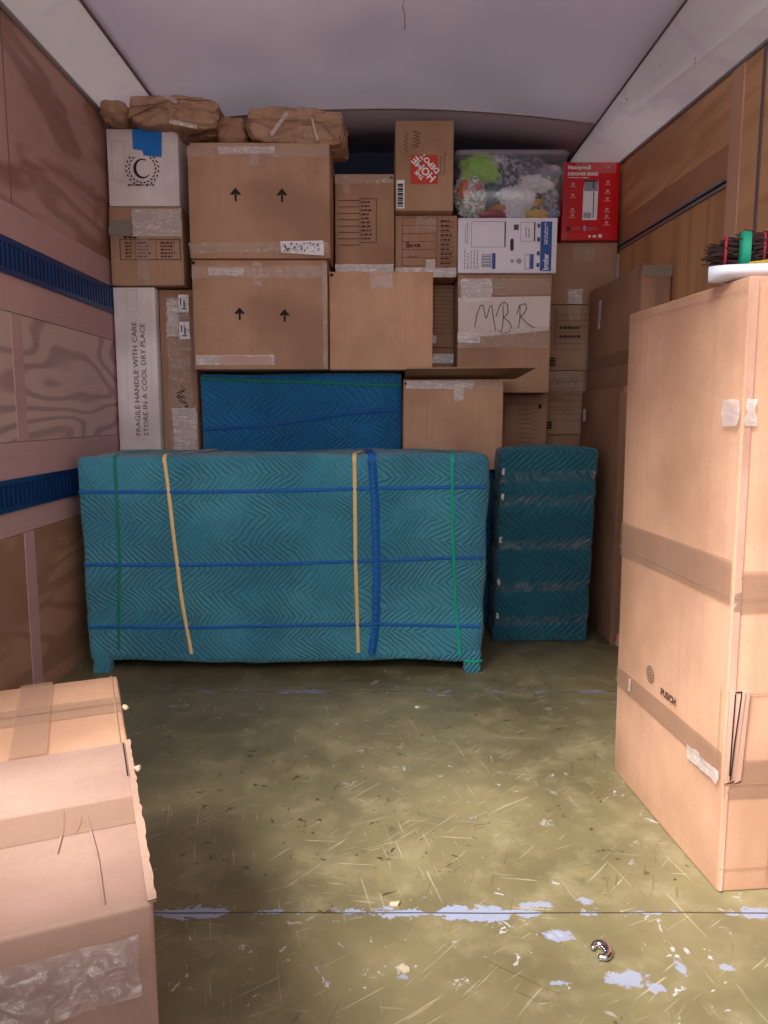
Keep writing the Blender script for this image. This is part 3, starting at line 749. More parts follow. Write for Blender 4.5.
# O: carton with paper sign MBR
O_, f, tp, lf, dx, dy, dz = carton('brown carton with large handwritten white paper sign below the white printed carton', .330, .748, 3.42, 3.84, 1.060, 1.580, CB[0])
l_ = poly('paper_sign', f, [(.003, .24), (.408, .275), (.412, .425), (.001, .418)], PAPERW, O_, .0028); l_['label'] = 'white paper sheet lettered by hand'
M_ = [(.075, .29), (.085, .345), (.10, .385), (.112, .385), (.122, .335), (.128, .33), (.142, .38), (.150, .385), (.158, .33), (.170, .275)]
B_ = [[(.200, .385), (.203, .33), (.198, .270)], [(.170, .335), (.185, .385), (.205, .400), (.222, .385), (.222, .350), (.204, .330), (.228, .315), (.240, .290), (.228, .268), (.200, .262), (.185, .275)]]
Rr = [[(.276, .385), (.277, .33), (.272, .285)], [(.262, .345), (.275, .385), (.300, .392), (.306, .372), (.296, .350), (.280, .338), (.300, .315), (.325, .295), (.345, .288)]]
for q_ in ([M_], B_, Rr): ribbons('sign_lettering', f, q_, .0036, PEN, O_, .0046)
strip('clear_tape', f, 0, .20, .41, .29, TAPE, O_, .0036, .0015, .004); strip('clear_tape', f, .01, .40, .15, .50, TAPEG, O_, .0036, .003, .005); strip('clear_tape', f, .0, .43, .41, .50, TAPE, O_, .002, .001)
strip('clear_tape', f, .0, .22, .10, .265, TAPEG, O_, .005, .003, .004)
O2, f, tp, lf, dx, dy, dz = carton('brown carton with small printed table, behind the open-topped carton', .348, .778, 3.58, 3.70, .56, 1.058, CB[3])
rects('print_lines', f, [(.29, .27+.022*j, .35, .272+.022*j) for j in range(9)] + [(.355, .29+.02*j, .385, .2915+.02*j) for j in range(8)], INKF, O2)
ribbons('flap_edge', f, [[(.225, .30), (.225, .455), (.405, .455)]], .002, INKF, O2); rects('corner_notch', f, [(.385, .43, .40, .45)], INK, O2)
carton('plain brown carton lowest in the stack behind the teal wrapped chest', .348, .778, 3.58, 3.70, 0, .558, CB[3])

# P: red appliance carton
P_, f, tp, lf, dx, dy, dz = carton('red carton with a picture of a cylindrical heater at the upper right', .850, 1.123, 3.72, 3.98, 1.789, 2.150, CBR, bulge=.002)
text('brand_lettering', 'Honeywell', f, .022, .328, .025, WHITE, P_, 0, width=.108, bold=.001)
text('title_lettering', 'DESIGNER SERIES', f, .022, .300, .019, WHITE, P_, 0, width=.145, bold=.0008)
fine_print('subtitle_print', f, .024, .287, .13, .292, 1, WHITE, P_, .8)
bod = [(.098, .10), (.10, .096), (.165, .096), (.168, .10), (.170, .235), (.168, .279), (.105, .279), (.100, .235)]
poly('heater_picture', f, bod, plain('heater_body', 'f4f0f6', .4), P_, .0018)
rects('heater_grille', f, [(.103, .228, .167, .272)], GREYP, P_, .0022); rects('heater_grille', f, [(.103, .270, .167, .279), (.143, .24, .149, .27)], plain('heater_top', '3f474a', .4), P_, .0025)
rects('heater_shading', f, [(.103, .106, .140, .130)], plain('heater_base', 'b3a9bd', .4), P_, .0024); rects('heater_shading', f, [(.147, .108, .152, .225)], SLATE, P_, .0024)
for (u_, v_) in ((.05, .255), (.05, .205), (.05, .14), (.05, .115), (.215, .265), (.215, .225), (.215, .19), (.215, .14), (.215, .11), (.215, .08)):
    rects('feature_icon', f, [(u_-.007, v_, u_+.007, v_+.011), (u_-.014, v_-.008, u_+.014, v_-.004)], plain('pale_red', 'e9a0a6', .5), P_)
rects('icon_print', f, [(.025, .048, .042, .066)], plain('dark_icon', '43252a', .5), P_); rects('icon_print', f, [(.105, .046, .118, .070)], plain('blue_icon', 'a7a2cf', .5), P_)
fine_print('small_print', f, .05, .047, .095, .064, 3, plain('pale_red_print', 'd98088', .5), P_, .4); fine_print('small_print', f, .122, .047, .175, .064, 3, plain('pale_red_print', 'd98088', .5), P_, .4)
rects('badge_print', f, [(.13, .016, .142, .026), (.152, .016, .166, .026), (.178, .016, .195, .030)], WHITE, P_)
strip('clear_tape', f, .06, .31, .25, .355, TAPE, P_, .003, .001)
rects('tape_end', f, [(.0, .0, .27, .005)], plain('dark_base', '5a1a1e', .5), P_)

Q, f, tp, lf, dx, dy, dz = carton('plain brown carton directly beneath the red carton', .796, 1.130, 3.74, 4.08, 1.496, 1.787, CB[1])
strip('clear_tape', f, .12, .20, .22, .28, TAPE, Q, .002, .003, .006); strip('clear_tape', f, .10, .0, .17, .07, TAPEG, Q, .002, .003, .006)
RR, f, tp, lf, dx, dy, dz = carton('brown carton with printed lines and small barcode, second under the red carton', .800, 1.128, 3.74, 4.08, 1.178, 1.494, CB[0])
rects('print_lines', f, [(.04, .10+.028*j, .2, .1015+.028*j) for j in range(7)] + [(.04, .10, .042, .30)], INKF, RR); fine_print('inventory_print', f, .06, .15, .17, .18, 1, INK, RR, .3); fine_print('inventory_print', f, .06, .19, .17, .22, 1, INK, RR, .3)
rects('barcode', f, [(.006, .022+.011*j, .045, .029+.011*j) for j in range(4)], INK, RR); strip('clear_tape', f, .10, .24, .16, .31, TAPE, RR, .002, .003, .006)
SS, f, tp, lf, dx, dy, dz = carton('brown carton with handwriting under wrinkled tape, third under the red carton', .790, 1.128, 3.74, 4.08, .862, 1.176, CB[0])
rects('print_lines', f, [(.03, .07+.032*j, .2, .0715+.032*j) for j in range(7)], INKF, SS); rects('barcode', f, [(.0, .030+.013*j, .045, .039+.013*j) for j in range(3)], INK, SS)
ribbons('pen_writing', f, [[(.04+.014*j, .25+.03*(j % 2)) for j in range(10)], [(.04+.01*j, .17+.02*(j % 2)) for j in range(7)], [(.05+.013*j, .115+.014*(j % 2)) for j in range(8)]], .002, INKF, SS)
strip('clear_tape', f, .0, .22, .20, .31, TAPE, SS, .002, .003, .004)
carton('plain brown carton fourth under the red carton, hidden behind the teal wrapped chest', .792, 1.128, 3.74, 4.08, .432, .860, CB[3])
carton('plain brown carton fifth under the red carton, on the truck floor', .792, 1.128, 3.74, 4.08, 0, .430, CB[3])

# T: two flat cartons standing along the right wall
T1, f, tp, lf, dx, dy, dz = carton('flat brown carton standing on edge against the right wall, upper one with sticker', 1.002, 1.122, 3.04, 3.68, 1.078, 1.545, CB[3], rz=math.radians(3.0))
strip('grey_tape', f, 0, .425, .12, .467, TAPEM, T1, .0016); strip('clear_tape', f, .055, 0, .09, .46, TAPEB, T1, .0014)
ribbons('torn_edge', lf, [[(.62, .42), (.635, .465)]], .004, INK, T1, .001)
l_ = poly('sticker', lf, [(.155, .275), (.185, .275), (.195, .40), (.165, .40)], LABELW, T1, .002); l_['label'] = 'narrow white sticker'
fine_print('sticker_print', lf, .165, .29, .185, .39, 2, GREYP, T1, .5, .003, True)
strip('clear_tape', lf, .0, .09, .60, .15, TAPEB, T1, .0016)
T2, f, tp, lf, dx, dy, dz = carton('tall flat brown carton standing on the floor against the right wall with worn corner', .950, 1.122, 3.035, 3.68, 0, 1.076, CB[3], r=.010, lean=.015)
l_ = poly('paper_sticker', lf, [(.16, .93), (.21, .935), (.205, .99), (.155, .985)], LABELW, T2, .012); l_['label'] = 'small white sticker'
strip('tape_edge', f, -.002, .0, .03, 1.05, TAPEB, T2, .0016); rects('shipping_scrap', f, [(.012, .022, .03, .04)], ORANGE, T2, .004); strip('clear_tape', f, .02, .0, .10, .05, TAPEG, T2, .003, .003, .004)

# U: open carton behind the long teal furniture, with loose sheet on it
U, f, tp, lf, dx, dy, dz = carton('light brown carton behind the right end of the long teal furniture', .084, .516, 3.26, 3.412, .722, 1.112, CB[5])
strip('clear_tape', f, .01, .35, .30, .385, TAPEG, U, .002, .0025, .003); strip('clear_tape', f, .30, .35, .43, .388, TAPE, U, .002, .001); strip('clear_tape', f, .215, .30, .26, .385, TAPEG, U, .004, .003, .004)
for q_ in ([(.098, .335), (.10, .20), (.096, .08)], [(.33, .30), (.335, .05)]): ribbons('crease', f, [q_], .0014, CBE, U); notch(f, .005, .368, U)
V = [(.090, 3.08, 1.146), (.620, 3.08, 1.150), (.585, 3.36, 1.118), (.090, 3.36, 1.118)]
V = V + [(x, y, z+.005) for x, y, z in V]
sh = link('cardboard_flap', [Vector(v)-Vector((.300, 3.336, .722)) for v in V], [(0, 3, 2, 1), (4, 5, 6, 7), (0, 1, 5, 4), (1, 2, 6, 5), (2, 3, 7, 6), (3, 0, 4, 7)], CB[4], U)

# ------------------------------------------------------------------ blanket wrapped furniture
def wrapped(name, label, x0, x1, y0, y1, z0, z1, mat, r, amp, n, cat, extra=None, group='furniture wrapped in moving blankets', rz=0.0):
    dx, dy, dz = x1-x0, y1-y0, z1-z0; sd_ = random.random()*50
    root = empty(name, ((x0+x1)/2, (y0+y1)/2, z0), rz); tag(root, label, cat, group)
    def surf(p, nrm):
        v = Vector((p.x*2.3+sd_, p.y*2.3, p.z*2.6)); a = noise.noise(v)*amp + noise.noise(v*3.1)*amp*.45 + (.5-abs(noise.noise(v*1.7+Vector((9, 3, 1)))))*amp*.5
        q = p + nrm*a
        if extra: q = extra(q, p, nrm)
        return q
    V, Fc = rbox(dx, dy, dz, r, n, surf)
    body = link('moving_blanket', V, Fc, mat, root, True)
    def front(x, z):       # point on the front surface, local
        return surf(Vector((x, -dy/2, z)), Vector((0, -1, 0)))
    return root, front, dx, dy, dz, surf

# long teal piece
def wx(q, p, n):
    # sagging hem between the two end legs, corners pulled in by the cords
    u = p.x/.765
    if p.z < .10 and abs(u) < .93: q.z += .006*(1-(p.z/.10))*(1-.2*u)
    if n.y < -.5:
        q.y += .010*math.exp(-((p.x-.355)/.02)**2)                     # pinch under the seam
        q.y += .018*max(0, math.sin((p.x-.47)*8+(p.z-.4)*5))*math.exp(-((p.x-.55)/.12)**2)*(1-p.z/.9)
    q.x += (p.z-.4)*.018*u
    return q
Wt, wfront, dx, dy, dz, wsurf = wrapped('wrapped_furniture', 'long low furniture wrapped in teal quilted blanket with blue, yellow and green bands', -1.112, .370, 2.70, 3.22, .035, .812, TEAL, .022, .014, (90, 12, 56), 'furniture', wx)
dyW, dzW = dy, dz
def band(name, pts, width, mat, root, front, lift=.004, vertical=False, puff=0.0, n=70):
    """band following the blanket's front along pts [(x, z), ...]"""
    P = []
    for i in range(n+1):
        t = i/n*(len(pts)-1); k = min(int(t), len(pts)-2); f_ = t-k
        P.append((pts[k][0]*(1-f_)+pts[k+1][0]*f_, pts[k][1]*(1-f_)+pts[k+1][1]*f_))
    V = []; Fc = []; m_ = 4 if not puff else 6
    for i, (x, z) in enumerate(P):
        a = P[max(0, i-1)]; b = P[min(n, i+1)]; d = Vector((b[0]-a[0], b[1]-a[1])).normalized(); pr = Vector((-d.y, d.x))
        for j in range(m_+1):
            s_ = (j/m_-.5); wv = width*(1+(.12*noise.noise(Vector((i*.35, j, 0))) if puff else 0))
            q = front(x+pr.x*s_*wv, z+pr.y*s_*wv)
            out = lift + puff*(1-(2*s_)**2)*(1+.35*math.sin(i*1.9)) if puff else lift*(1 if j not in (0, m_) else .2)
            V.append(q+Vector((0, -out, 0)))
    for i in range(n):
        for j in range(m_):
            a = i*(m_+1)+j; Fc.append((a, a+1, a+m_+2, a+m_+1))
    return link(name, V, Fc, mat, root, True)
W2 = .74
for (zz, dzr) in ((.655, .012), (.385, .022), (.150, -.004)):
    b_ = band('blue_band', [(-W2+.005, zz-.008), (-.3, zz-.008), (.1, zz), (W2-.005, zz+dzr)], .013, BBLUE, Wt, wfront, .005); b_['label'] = 'blue horizontal stretch band'
b_ = band('yellow_band', [(-.420, .757), (-.405, .55), (-.385, .3), (-.352, .036)], .014, BYEL, Wt, wfront, .007); b_['label'] = 'yellow band'
b_ = band('yellow_band', [(.262, .757), (.266, .4), (.277, .04)], .014, BYEL, Wt, wfront, .007); b_['label'] = 'yellow band'
b_ = band('green_band', [(-.600, .757), (-.602, .4), (-.627, .05)], .010, BGREEND, Wt, wfront, .006); b_['label'] = 'dark green band'
b_ = band('green_band', [(.612, .757), (.620, .5), (.638, .25), (.662, .03)], .012, BGREEN, Wt, wfront, .007); b_['label'] = 'bright green band'
b_ = band('blanket_edging', [(.325, .757), (.337, .6), (.345, .35), (.343, .15), (.328, .035)], .030, BBLUE, Wt, wfront, .002, puff=.010, n=120); b_['label'] = 'puckered blue blanket edging'
# bands carried over the top
def topband(name, xa, xb, mat, width=.014, yb=.2):
    V = []; P = []
    cr = .022
    for i in range(9):
        a = i/8*math.pi/2; nn = Vector((0, -math.cos(a), math.sin(a))); P.append((0.0, Vector((0, -dyW/2+cr, dzW-cr))+nn*cr, nn))
    for i in range(1, 13): t_ = i/12; P.append((t_, Vector((0, -dyW/2+cr+(yb+dyW/2-cr)*t_, dzW)), Vector((0, 0, 1))))
    Fc = []
    for i, (t_, p, nn) in enumerate(P):
        for s_ in (-.5, .5):
            q = wsurf(p+Vector((xa+(xb-xa)*t_+s_*width, 0, 0)), nn); V.append(q+nn*.006)
        if i: Fc.append((2*i-2, 2*i-1, 2*i+1, 2*i))
    link(name, V, Fc, mat, Wt, True)
topband('yellow_band', -.420, -.33, BYEL); topband('blanket_edging', .325, .30, BBLUE, .03); topband('yellow_band', .262, .31, BYEL); topband('green_band', .612, .56, BGREEN, .012); topband('green_band', -.600, -.60, BGREEND, .010)
def foot(x, y, h=.075, w_=.058, mat=TEAL, seed=1):
    def dsp(p, n): return p+n*noise.noise(p*30+Vector((seed, 0, 0)))*.004+Vector((p.x*.0, 0, 0))
    V, Fc = rbox(w_, w_, h, .015, (4, 4, 4), dsp)
    return link('leg', [v+Vector((x, y, -.045)) for v in V], Fc, mat, Wt, True)
for k_, (x_, y_) in enumerate(((-.690, -.236), (.704, -.236), (-.690, .205), (.704, .205))):
    lg = foot(x_, y_, .10, .065, TEAL, k_)
V = []; Fc = []
for i in range(25):
    a = i/24*2*math.pi; q = Vector((.704+.037*max(-1, min(1, 1.25*math.cos(a))), -.236+.037*max(-1, min(1, 1.25*math.sin(a))), .012+.004*math.sin(a)))
    V += [q, q+Vector((0, 0, .010))]
    if i: Fc.append((2*i-2, 2*i, 2*i+1, 2*i-1))
link('green_band', V, Fc, BGREEN, Wt)

# blue wrapped item standing behind
Vt, vfront, dx, dy, dz, _s = wrapped('wrapped_dresser', 'dark blue blanket-wrapped furniture under the lower arrow carton with thin green band', -.815, .078, 3.33, 3.76, 0, 1.142, BLUE, .018, .007, (50, 8, 50), 'furniture')
b_ = band('green_band', [(-.44, 1.118), (.44, 1.088)], .012, BGREEND, Vt, vfront, .006, n=60); b_['label'] = 'thin green band'
b_ = band('blue_band', [(-.44, .895), (-.15, .915), (.2, .965), (.44, .985)], .016, BDBLUE, Vt, vfront, .007, n=60); b_['label'] = 'dull blue band'
Vs, _f, _a, _b, _c, _s = wrapped('wrapped_cabinet', 'dark blue wrapped item below the open-topped carton, mostly hidden', .094, .500, 3.35, 3.54, 0, .718, BLUE, .014, .003, (20, 8, 24), 'furniture')

# teal wrapped chest at right
def xx(q, p, n):
    if p.z > .70: q.z += .018*max(0, 1-(p.x/.21)**2)*(p.z-.70)/.12
    q.x += .020*(p.z/.82)*1.0
    for zz in (.09, .235, .415, .60, .70):
        q += -n*.007*math.exp(-((p.z-zz)/.018)**2)
    return q
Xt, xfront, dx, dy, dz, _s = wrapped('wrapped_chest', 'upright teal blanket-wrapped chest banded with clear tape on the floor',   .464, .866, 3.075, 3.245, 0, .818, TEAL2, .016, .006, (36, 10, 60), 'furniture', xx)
WT = mk_tape('stretch_tape', '3c7f93', .10, .15, .55)
for zz in (.09, .235, .415, .60, .70):
    b_ = band('clear_tape', [(-.198, zz), (.198, zz+.012)], .040, WT, Xt, xfront, .004, n=40); b_['label'] = 'clear tape band'
GL = plain('tape_highlight', 'c9d6dc', .2)  # pale patches painted as highlights at the tape's left edge
for k_, zz in enumerate((.105, .25, .43, .61, .715)):
    q = xfront(-.185, zz)
    strip('tape_highlight', Frame((q.x-.008, q.y-.006, q.z), (1, 0, 0), (0, 0, 1)), 0, 0, .010, .026, GL, Xt, .001, .003, .003)

# ------------------------------------------------------------------ paper bundles on top
def bundle(label, cx, cy, z0, sx, sy, sz, seed, rot=(0, 0, 0), fold=True, mat=KRAFT, amp=.014):
    V, Fc = rbox(sx, sy, sz, min(sz, sy, sx)*(.16 if fold else .34), (44, 16, 22))
    out = []
    for p in V:
        v = Vector((p.x*7+seed*5, p.y*7, p.z*9)); c = p-Vector((0, 0, sz/2))
        rd = (.5-abs(noise.noise(v*.9)))*1.0+(.5-abs(noise.noise(v*2.3)))*.55+(.5-abs(noise.noise(v*5.1)))*.22+noise.noise(v*.5)*.8
        cell = noise.voronoi(v*(1.1 if fold else 2.0))[0]; rd += (cell[1]-cell[0])*(.5 if fold else 1.1)
        s_ = rd-.55
        q = p+c.normalized()*s_*amp*1.6
        if fold and abs(p.y+sy/2) < .02: q.y += (.010 if p.z < sz*.62 else -.008)      # overlapping flap
        e = abs(p.x)/(sx/2)
        q.z = sz/2+(q.z-sz/2)*(1-.22*max(0, e-.6)/.4)
        q.z = max(q.z, 0)
        out.append(q)
    root = link('paper_bundle', out, Fc, mat, None, True)
    root.location = (cx, cy, z0); root.rotation_euler = rot
    tag(root, label, 'bundle', 'kraft paper bundles under the roof')
    return root
def paper_flap(root, pts, y, lift=.012, mat=KRAFT):
    """folded-over sheet on the front of a bundle; pts (x, z, how far it stands off)"""
    top = [(a, b, c) for a, b, c in pts]; V = []; n_ = len(top)
    for a, b, c in top: V.append((a, y-c, b))
    for a, b, c in top: V.append((a, y-c+.003, b))
    Fc = [tuple(range(n_)), tuple(reversed(range(n_, 2*n_)))]+[(k, n_+k, n_+(k+1) % n_, (k+1) % n_) for k in range(n_)]
    return link('paper_flap', V, Fc, mat, root)
def btape(root, pts, wd, y, m=TAPEG, nm='clear_tape'):
    ribbons(nm, Frame((0, y, 0), (1, 0, 0), (0, 0, 1)), [pts], wd, m, root, .0)
b1 = bundle('small crumpled kraft paper end in the roof corner against the left wall', -1.105, 3.33, 2.150, .105, .22, .082, 1, fold=False, mat=KRAFT2)
b2 = bundle('large kraft paper bundle above the white crest carton', -.862, 3.34, 2.124, .36, .26, .118, 2, rot=(0, math.radians(4), 0))
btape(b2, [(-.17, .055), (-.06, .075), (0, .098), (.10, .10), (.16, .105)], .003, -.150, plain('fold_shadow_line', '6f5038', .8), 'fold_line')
paper_flap(b2, [(-.175, .105, 0), (-.03, .104, .004), (.01, .092, .014), (-.04, .082, .016), (-.15, .035, .010), (-.178, .02, .004)], -.126, mat=KRAFT2)
btape(b2, [(-.02, .105), (.02, .09)], .014, -.152)
btape(b2, [(.0, .012), (.10, .0)], .016, -.150)
b3 = bundle('small crumpled kraft roll between the two large paper bundles', -.626, 3.33, 2.062, .135, .22, .118, 3, fold=False, mat=KRAFT2)
b4 = bundle('large kraft paper bundle taped shut on top of upper arrow carton', -.355, 3.33, 2.058, .385, .26, .132, 4, rot=(0, math.radians(3), 0))
paper_flap(b4, [(-.19, .125, .0), (.17, .128, .0), (.185, .105, .008), (.10, .080, .016), (-.02, .080, .018), (-.12, .083, .016), (-.188, .108, .006)], -.128)
paper_flap(b4, [(.10, .075, .008), (.182, .10, .004), (.170, .012, .010)], -.130, mat=KRAFT2)
btape(b4, [(-.10, .022), (-.045, .10)], .015, -.150); btape(b4, [(.062, .085), (.085, .012)], .009, -.150)

# ------------------------------------------------------------------ tall carton at right
yaw = math.radians(5.1)
W_, D_, H_ = .425, .529, 1.212
bc = Vector((.674, 1.397)) + Vector((math.cos(yaw), math.sin(yaw)))*W_/2 + Vector((-math.sin(yaw), math.cos(yaw)))*D_/2
CBX = cardboard('cardboard_pale', 'cda286', 21)
Y_, f, tp, lf, dx, dy, dz = carton('very tall light brown carton at the right, wider than the frame edge', bc.x-W_/2, bc.x+W_/2, bc.y-D_/2, bc.y+D_/2, 0, H_, CBX, rz=yaw, r=.006, bulge=.003, group=None, lean=-.008)
lf = Frame((-dx/2-.004, dy/2, 0), (0, -1, 0), (-.008, 0, 1)); f = Frame((-dx/2, -dy/2-.0045, 0), (1, 0, 0), (-.008, 0, 1))
strip('packing_tape', lf, .007, .60, .528, .685, TAPEB, Y_, .001, .0006)
strip('packing_tape', lf, .009, .248, .528, .300, TAPEB, Y_, .001, .0006)
strip('packing_tape', f, -.0, .585, .424, .665, TAPEB, Y_, .001, .0006); strip('packing_tape', f, 0, .205, .424, .285, TAPEB, Y_, .001, .0006)
for q_ in ([(0, .622), (.528, .612)], [(0, .262), (.528, .250)]): ribbons('seam_line', lf, [q_], .0018, CBE, Y_, .0022)
ribbons('seam_line', f, [[(0, .612), (.424, .612)], [(0, .235), (.424, .235)], [(.0, .42), (.424, .42)], [(.10, .03), (.10, .22)], [(0, .055), (.424, .055)]], .0016, CBE, Y_, .0022)
EDGE = cardboard('worn_edge', 'cda592', 30)
ribbons('worn_edge', f, [[(.006, .43), (.008, 1.20)]], .014, EDGE, Y_, .0016); ribbons('worn_edge', f, [[(.004, .010), (.006, .23)]], .007, EDGE, Y_, .0016)
# torn corner flap: raised layers of board
for (a, b, c) in ((-.002, .020, .010), (.020, .032, .006)):
    V = [f.p(a, .238, .001), f.p(b, .245, .002), f.p(b+.006, .43, c), f.p(a, .43, .004), f.p(a, .238, .004), f.p(b, .245, .005), f.p(b+.006, .43, c+.004), f.p(a, .43, .008)]
    link('torn_flap', V, [(0, 1, 2, 3), (4, 7, 6, 5), (0, 4, 5, 1), (1, 5, 6, 2), (2, 6, 7, 3), (3, 7, 4, 0)], EDGE, Y_)
ribbons('torn_gap', f, [[(.006, .425), (.004, .34), (.003, .26)], [(.018, .42), (.010, .33), (.005, .25)], [(.006, .43), (.018, .43), (.018, .418)]], .0028, INK, Y_, .0135)
ribbons('torn_gap', lf, [[(.515, .43), (.516, .26)]], .0016, CBE, Y_, .0022)
strip('clear_tape', lf, .40, .232, .527, .262, TAPEG, Y_, .003, .004, .006); strip('clear_tape', lf, .475, .94, .53, .99, TAPEG, Y_, .002, .003, .006); strip('clear_tape', f, .0, .94, .02, .99, TAPEG, Y_, .003, .003, .004)
strip('clear_tape', lf, .095, .262, .105, .295, TAPEG, Y_, .003, .002)
c0 = (.205, .345)
for R0 in (.020, .013, .006):
    V = []; Fc = []
    for k_ in range(25):
        a = k_/24*2*math.pi
        for rr in (R0, R0-.0022): V.append(lf.p(c0[0]+rr*math.cos(a), c0[1]+rr*math.sin(a), .0016))
        if k_: Fc.append((2*k_-2, 2*k_-1, 2*k_+1, 2*k_))
    link('round_stamp', V, Fc, INKF, Y_)
text('stamp_lettering', 'PUSCH', lf, .262, .318, .022, INKF, Y_, 0, width=.072, bold=.0008)
ribbons('fold_crease', lf, [[(0, 1.192), (.528, 1.192)]], .0016, EDGE, Y_, .0006)

# things lying on the tall carton
def on_tall():
    # pale plastic tray rim
    pl = NT('pale_plastic'); PM = pl.done(pl.mix(pl.noise(scale=30, detail=3), lin('cdd6e8'), lin('eef2fa')), .35)
    V = []; Fc = []; n_ = 40; m_ = 10
    for i in range(n_+1):
        t = i/n_; x = t*.42; w_ = .048*min(1, (t*14)**.5+.0)*(1); up = .006+.010*math.sin(min(1, t*3)*math.pi/2)
        for j in range(m_+1):
            a = j/m_*math.pi*2
            V.append((x, w_*math.cos(a)*(1+.06*noise.noise(Vector((x*9, 0, 0)))), .016+.0155*math.sin(a)+.02*max(0, x-.10)))
    for i in range(n_):
        for j in range(m_): a = i*(m_+1)+j; Fc.append((a, a+m_+1, a+m_+2, a+1))
    o = link('plastic_tray', V, Fc, PM, None, True); o.location = (.628, 1.49, 1.2135); o.rotation_euler = (0, 0, math.radians(-14))
    tag(o, 'thin pale plastic tray lying on top of the very tall carton', 'tray')
    root = empty('brush_bundle', (.690, 1.575, 1.247), math.radians(-22)); tag(root, 'bundle of dark brown bristles tied with red cords and a green band', 'brush')
    V = []; Fc = []
    for k_ in range(1500):
        x = random.uniform(0, .36); a = random.uniform(0, 2*math.pi); r_ = .037*math.sqrt(random.random())*(min(1, .35+x*12))
        y = r_*math.cos(a); z = .036+r_*math.sin(a); l = random.uniform(.02, .045); tx = .0014
        dy_, dz_ = random.uniform(-.012, .012), random.uniform(-.012, .012)
        p0 = Vector((x, y, z)); p1 = Vector((x-l, y+dy_, max(.003, z+dz_))); i = len(V)
        for p in (p0, p1):
            for (b, c) in ((tx, 0), (-tx*.5, tx), (-tx*.5, -tx)): V.append((p.x, p.y+b, p.z+c))
        Fc += [(i, i+1, i+4, i+3), (i+1, i+2, i+5, i+4), (i+2, i, i+3, i+5), (i+3, i+4, i+5)]
    link('bristles', V, Fc, plain('dark_bristle', '3a2420', .8, var=.5), root)
    def ring(nm, x, r_, wd, m, sq=1.0):
        V = []; Fc = []; n2 = 24
        for i in range(n2+1):
            a = i/n2*2*math.pi
            for k2 in range(5):
                b = k2/4*2*math.pi
                V.append((x+wd/2*math.cos(b), (r_+.0018*math.sin(b))*math.cos(a), .038+(r_+.0018*math.sin(b))*math.sin(a)*sq))
        for i in range(n2):
            for k2 in range(4): a = i*5+k2; Fc.append((a, a+1, a+6, a+5))
        return link(nm, V, Fc, m, root, True)
    RC = plain('red_cord', 'b4203f', .6); GC = plain('green_strap', '149a78', .6)
    for (x, r_) in ((.005, .034), (.075, .036), (.125, .037), (.21, .037), (.30, .037)): l_ = ring('red_cord', x, r_, .005, RC); l_['label'] = 'red tie cord'
    ring('green_band', .040, .040, .022, GC)['label'] = 'green band'
    yb = ribbons('yellow_cord', Frame((0, -.037, 0), (1, 0, 0), (0, 0, 1)), [[(.05, .010), (.14, .016), (.35, .014)]], .006, plain('yellow_cord', 'b8a024', .7), root, .0)
on_tall()

# ------------------------------------------------------------------ two cartons at the lower left
ya = math.radians(22.3)
ex = Vector((math.cos(ya), math.sin(ya))); ey = Vector((-math.sin(ya), math.cos(ya)))
def low_box(corner, w_, d_, h_, label, mat):
    """corner = front right top corner (x, y)"""
    c = Vector(corner) - ex*w_/2 + ey*d_/2
    return carton(label, c.x-w_/2, c.x+w_/2, c.y-d_/2, c.y+d_/2, 0, h_, mat, rz=ya, r=.005, bulge=.005, group='cardboard boxes at the lower left')
PB = cardboard('cardboard_peach', 'ad886e', 41); PK = cardboard('cardboard_pinkish', 'a08375', 42)
hL = .46
FB, f, tp, lf, dx, dy, dz = low_box((-.238, .712), .62, .415, hL, 'pinkish brown carton nearest the camera with creased taped top at lower left', PK)
strip('packing_tape', tp, 0, .165, .618, .235, TAPEB, FB, .0010, .0006)
ribbons('lid_gap', tp, [[(.30, .196), (.36, .200), (.44, .202)]], .0022, INK, FB, .0026)
for (a, b, c, d, wd) in ((.572, .015, .558, .20, .0022), (.525, .13, .53, .225, .002), (.40, .235, .425, .40, .0022), (.545, .17, .55, .21, .002)):
    ribbons('crease', tp, [[(a, b), ((a+c)/2+.003, (b+d)/2), (c, d)]], wd, cardboard('crease_light', '9d8275', 44), FB, .0012)
# raised lip of board along the right edge of the top, ragged
V = []; Fc = []; n_ = 40
for i in range(n_+1):
    y = .0+.413*i/n_; rg = random.uniform(-.0018, .0022)
    V += [tp.p(.614, y, .0006), tp.p(.6225+rg*.7, y, .0006), tp.p(.6225+rg*.7, y, .0036), tp.p(.614, y, .0028)]
    if i:
        for k_ in range(4): Fc.append((4*i-4+k_, 4*i-4+(k_+1) % 4, 4*i+(k_+1) % 4, 4*i+k_))
link('ragged_edge', V, Fc, cardboard('torn_board', '9c7f6f', 45), FB)
for (y, s_) in ((.31, .0045),):
    bm = bmesh.new(); bmesh.ops.create_icosphere(bm, subdivisions=3, radius=s_)
    for v in bm.verts: v.co = tp.p(.627, y, .002)+v.co*(1+.6*noise.noise(v.co*180+Vector((y*40, 0, 0))))
    me = bpy.data.meshes.new('torn_paper'); bm.to_mesh(me); bm.free(); me.materials.append(plain('torn_pulp', 'a08c7a', .8)); o = bpy.data.objects.new('torn_paper', me); COL.objects.link(o); o.parent = FB
rects('flap_gap', tp, [(.611, .285, .613, .40)], INK, FB, .0052)
strip('glossy_tape', f, .04, .365, .60, .435, mk_tape('thin_glossy_tape', 'a39aa0', .26, .08, .9), FB, .0016, .002, .005)
bcor = Vector((-.238, .712)) + ey*(.415+.004)
BB, f, tp, lf, dx, dy, dz = low_box(bcor, .62, .325, hL-.004, 'light brown carton with crossed tape behind the pinkish one at lower left', PB)
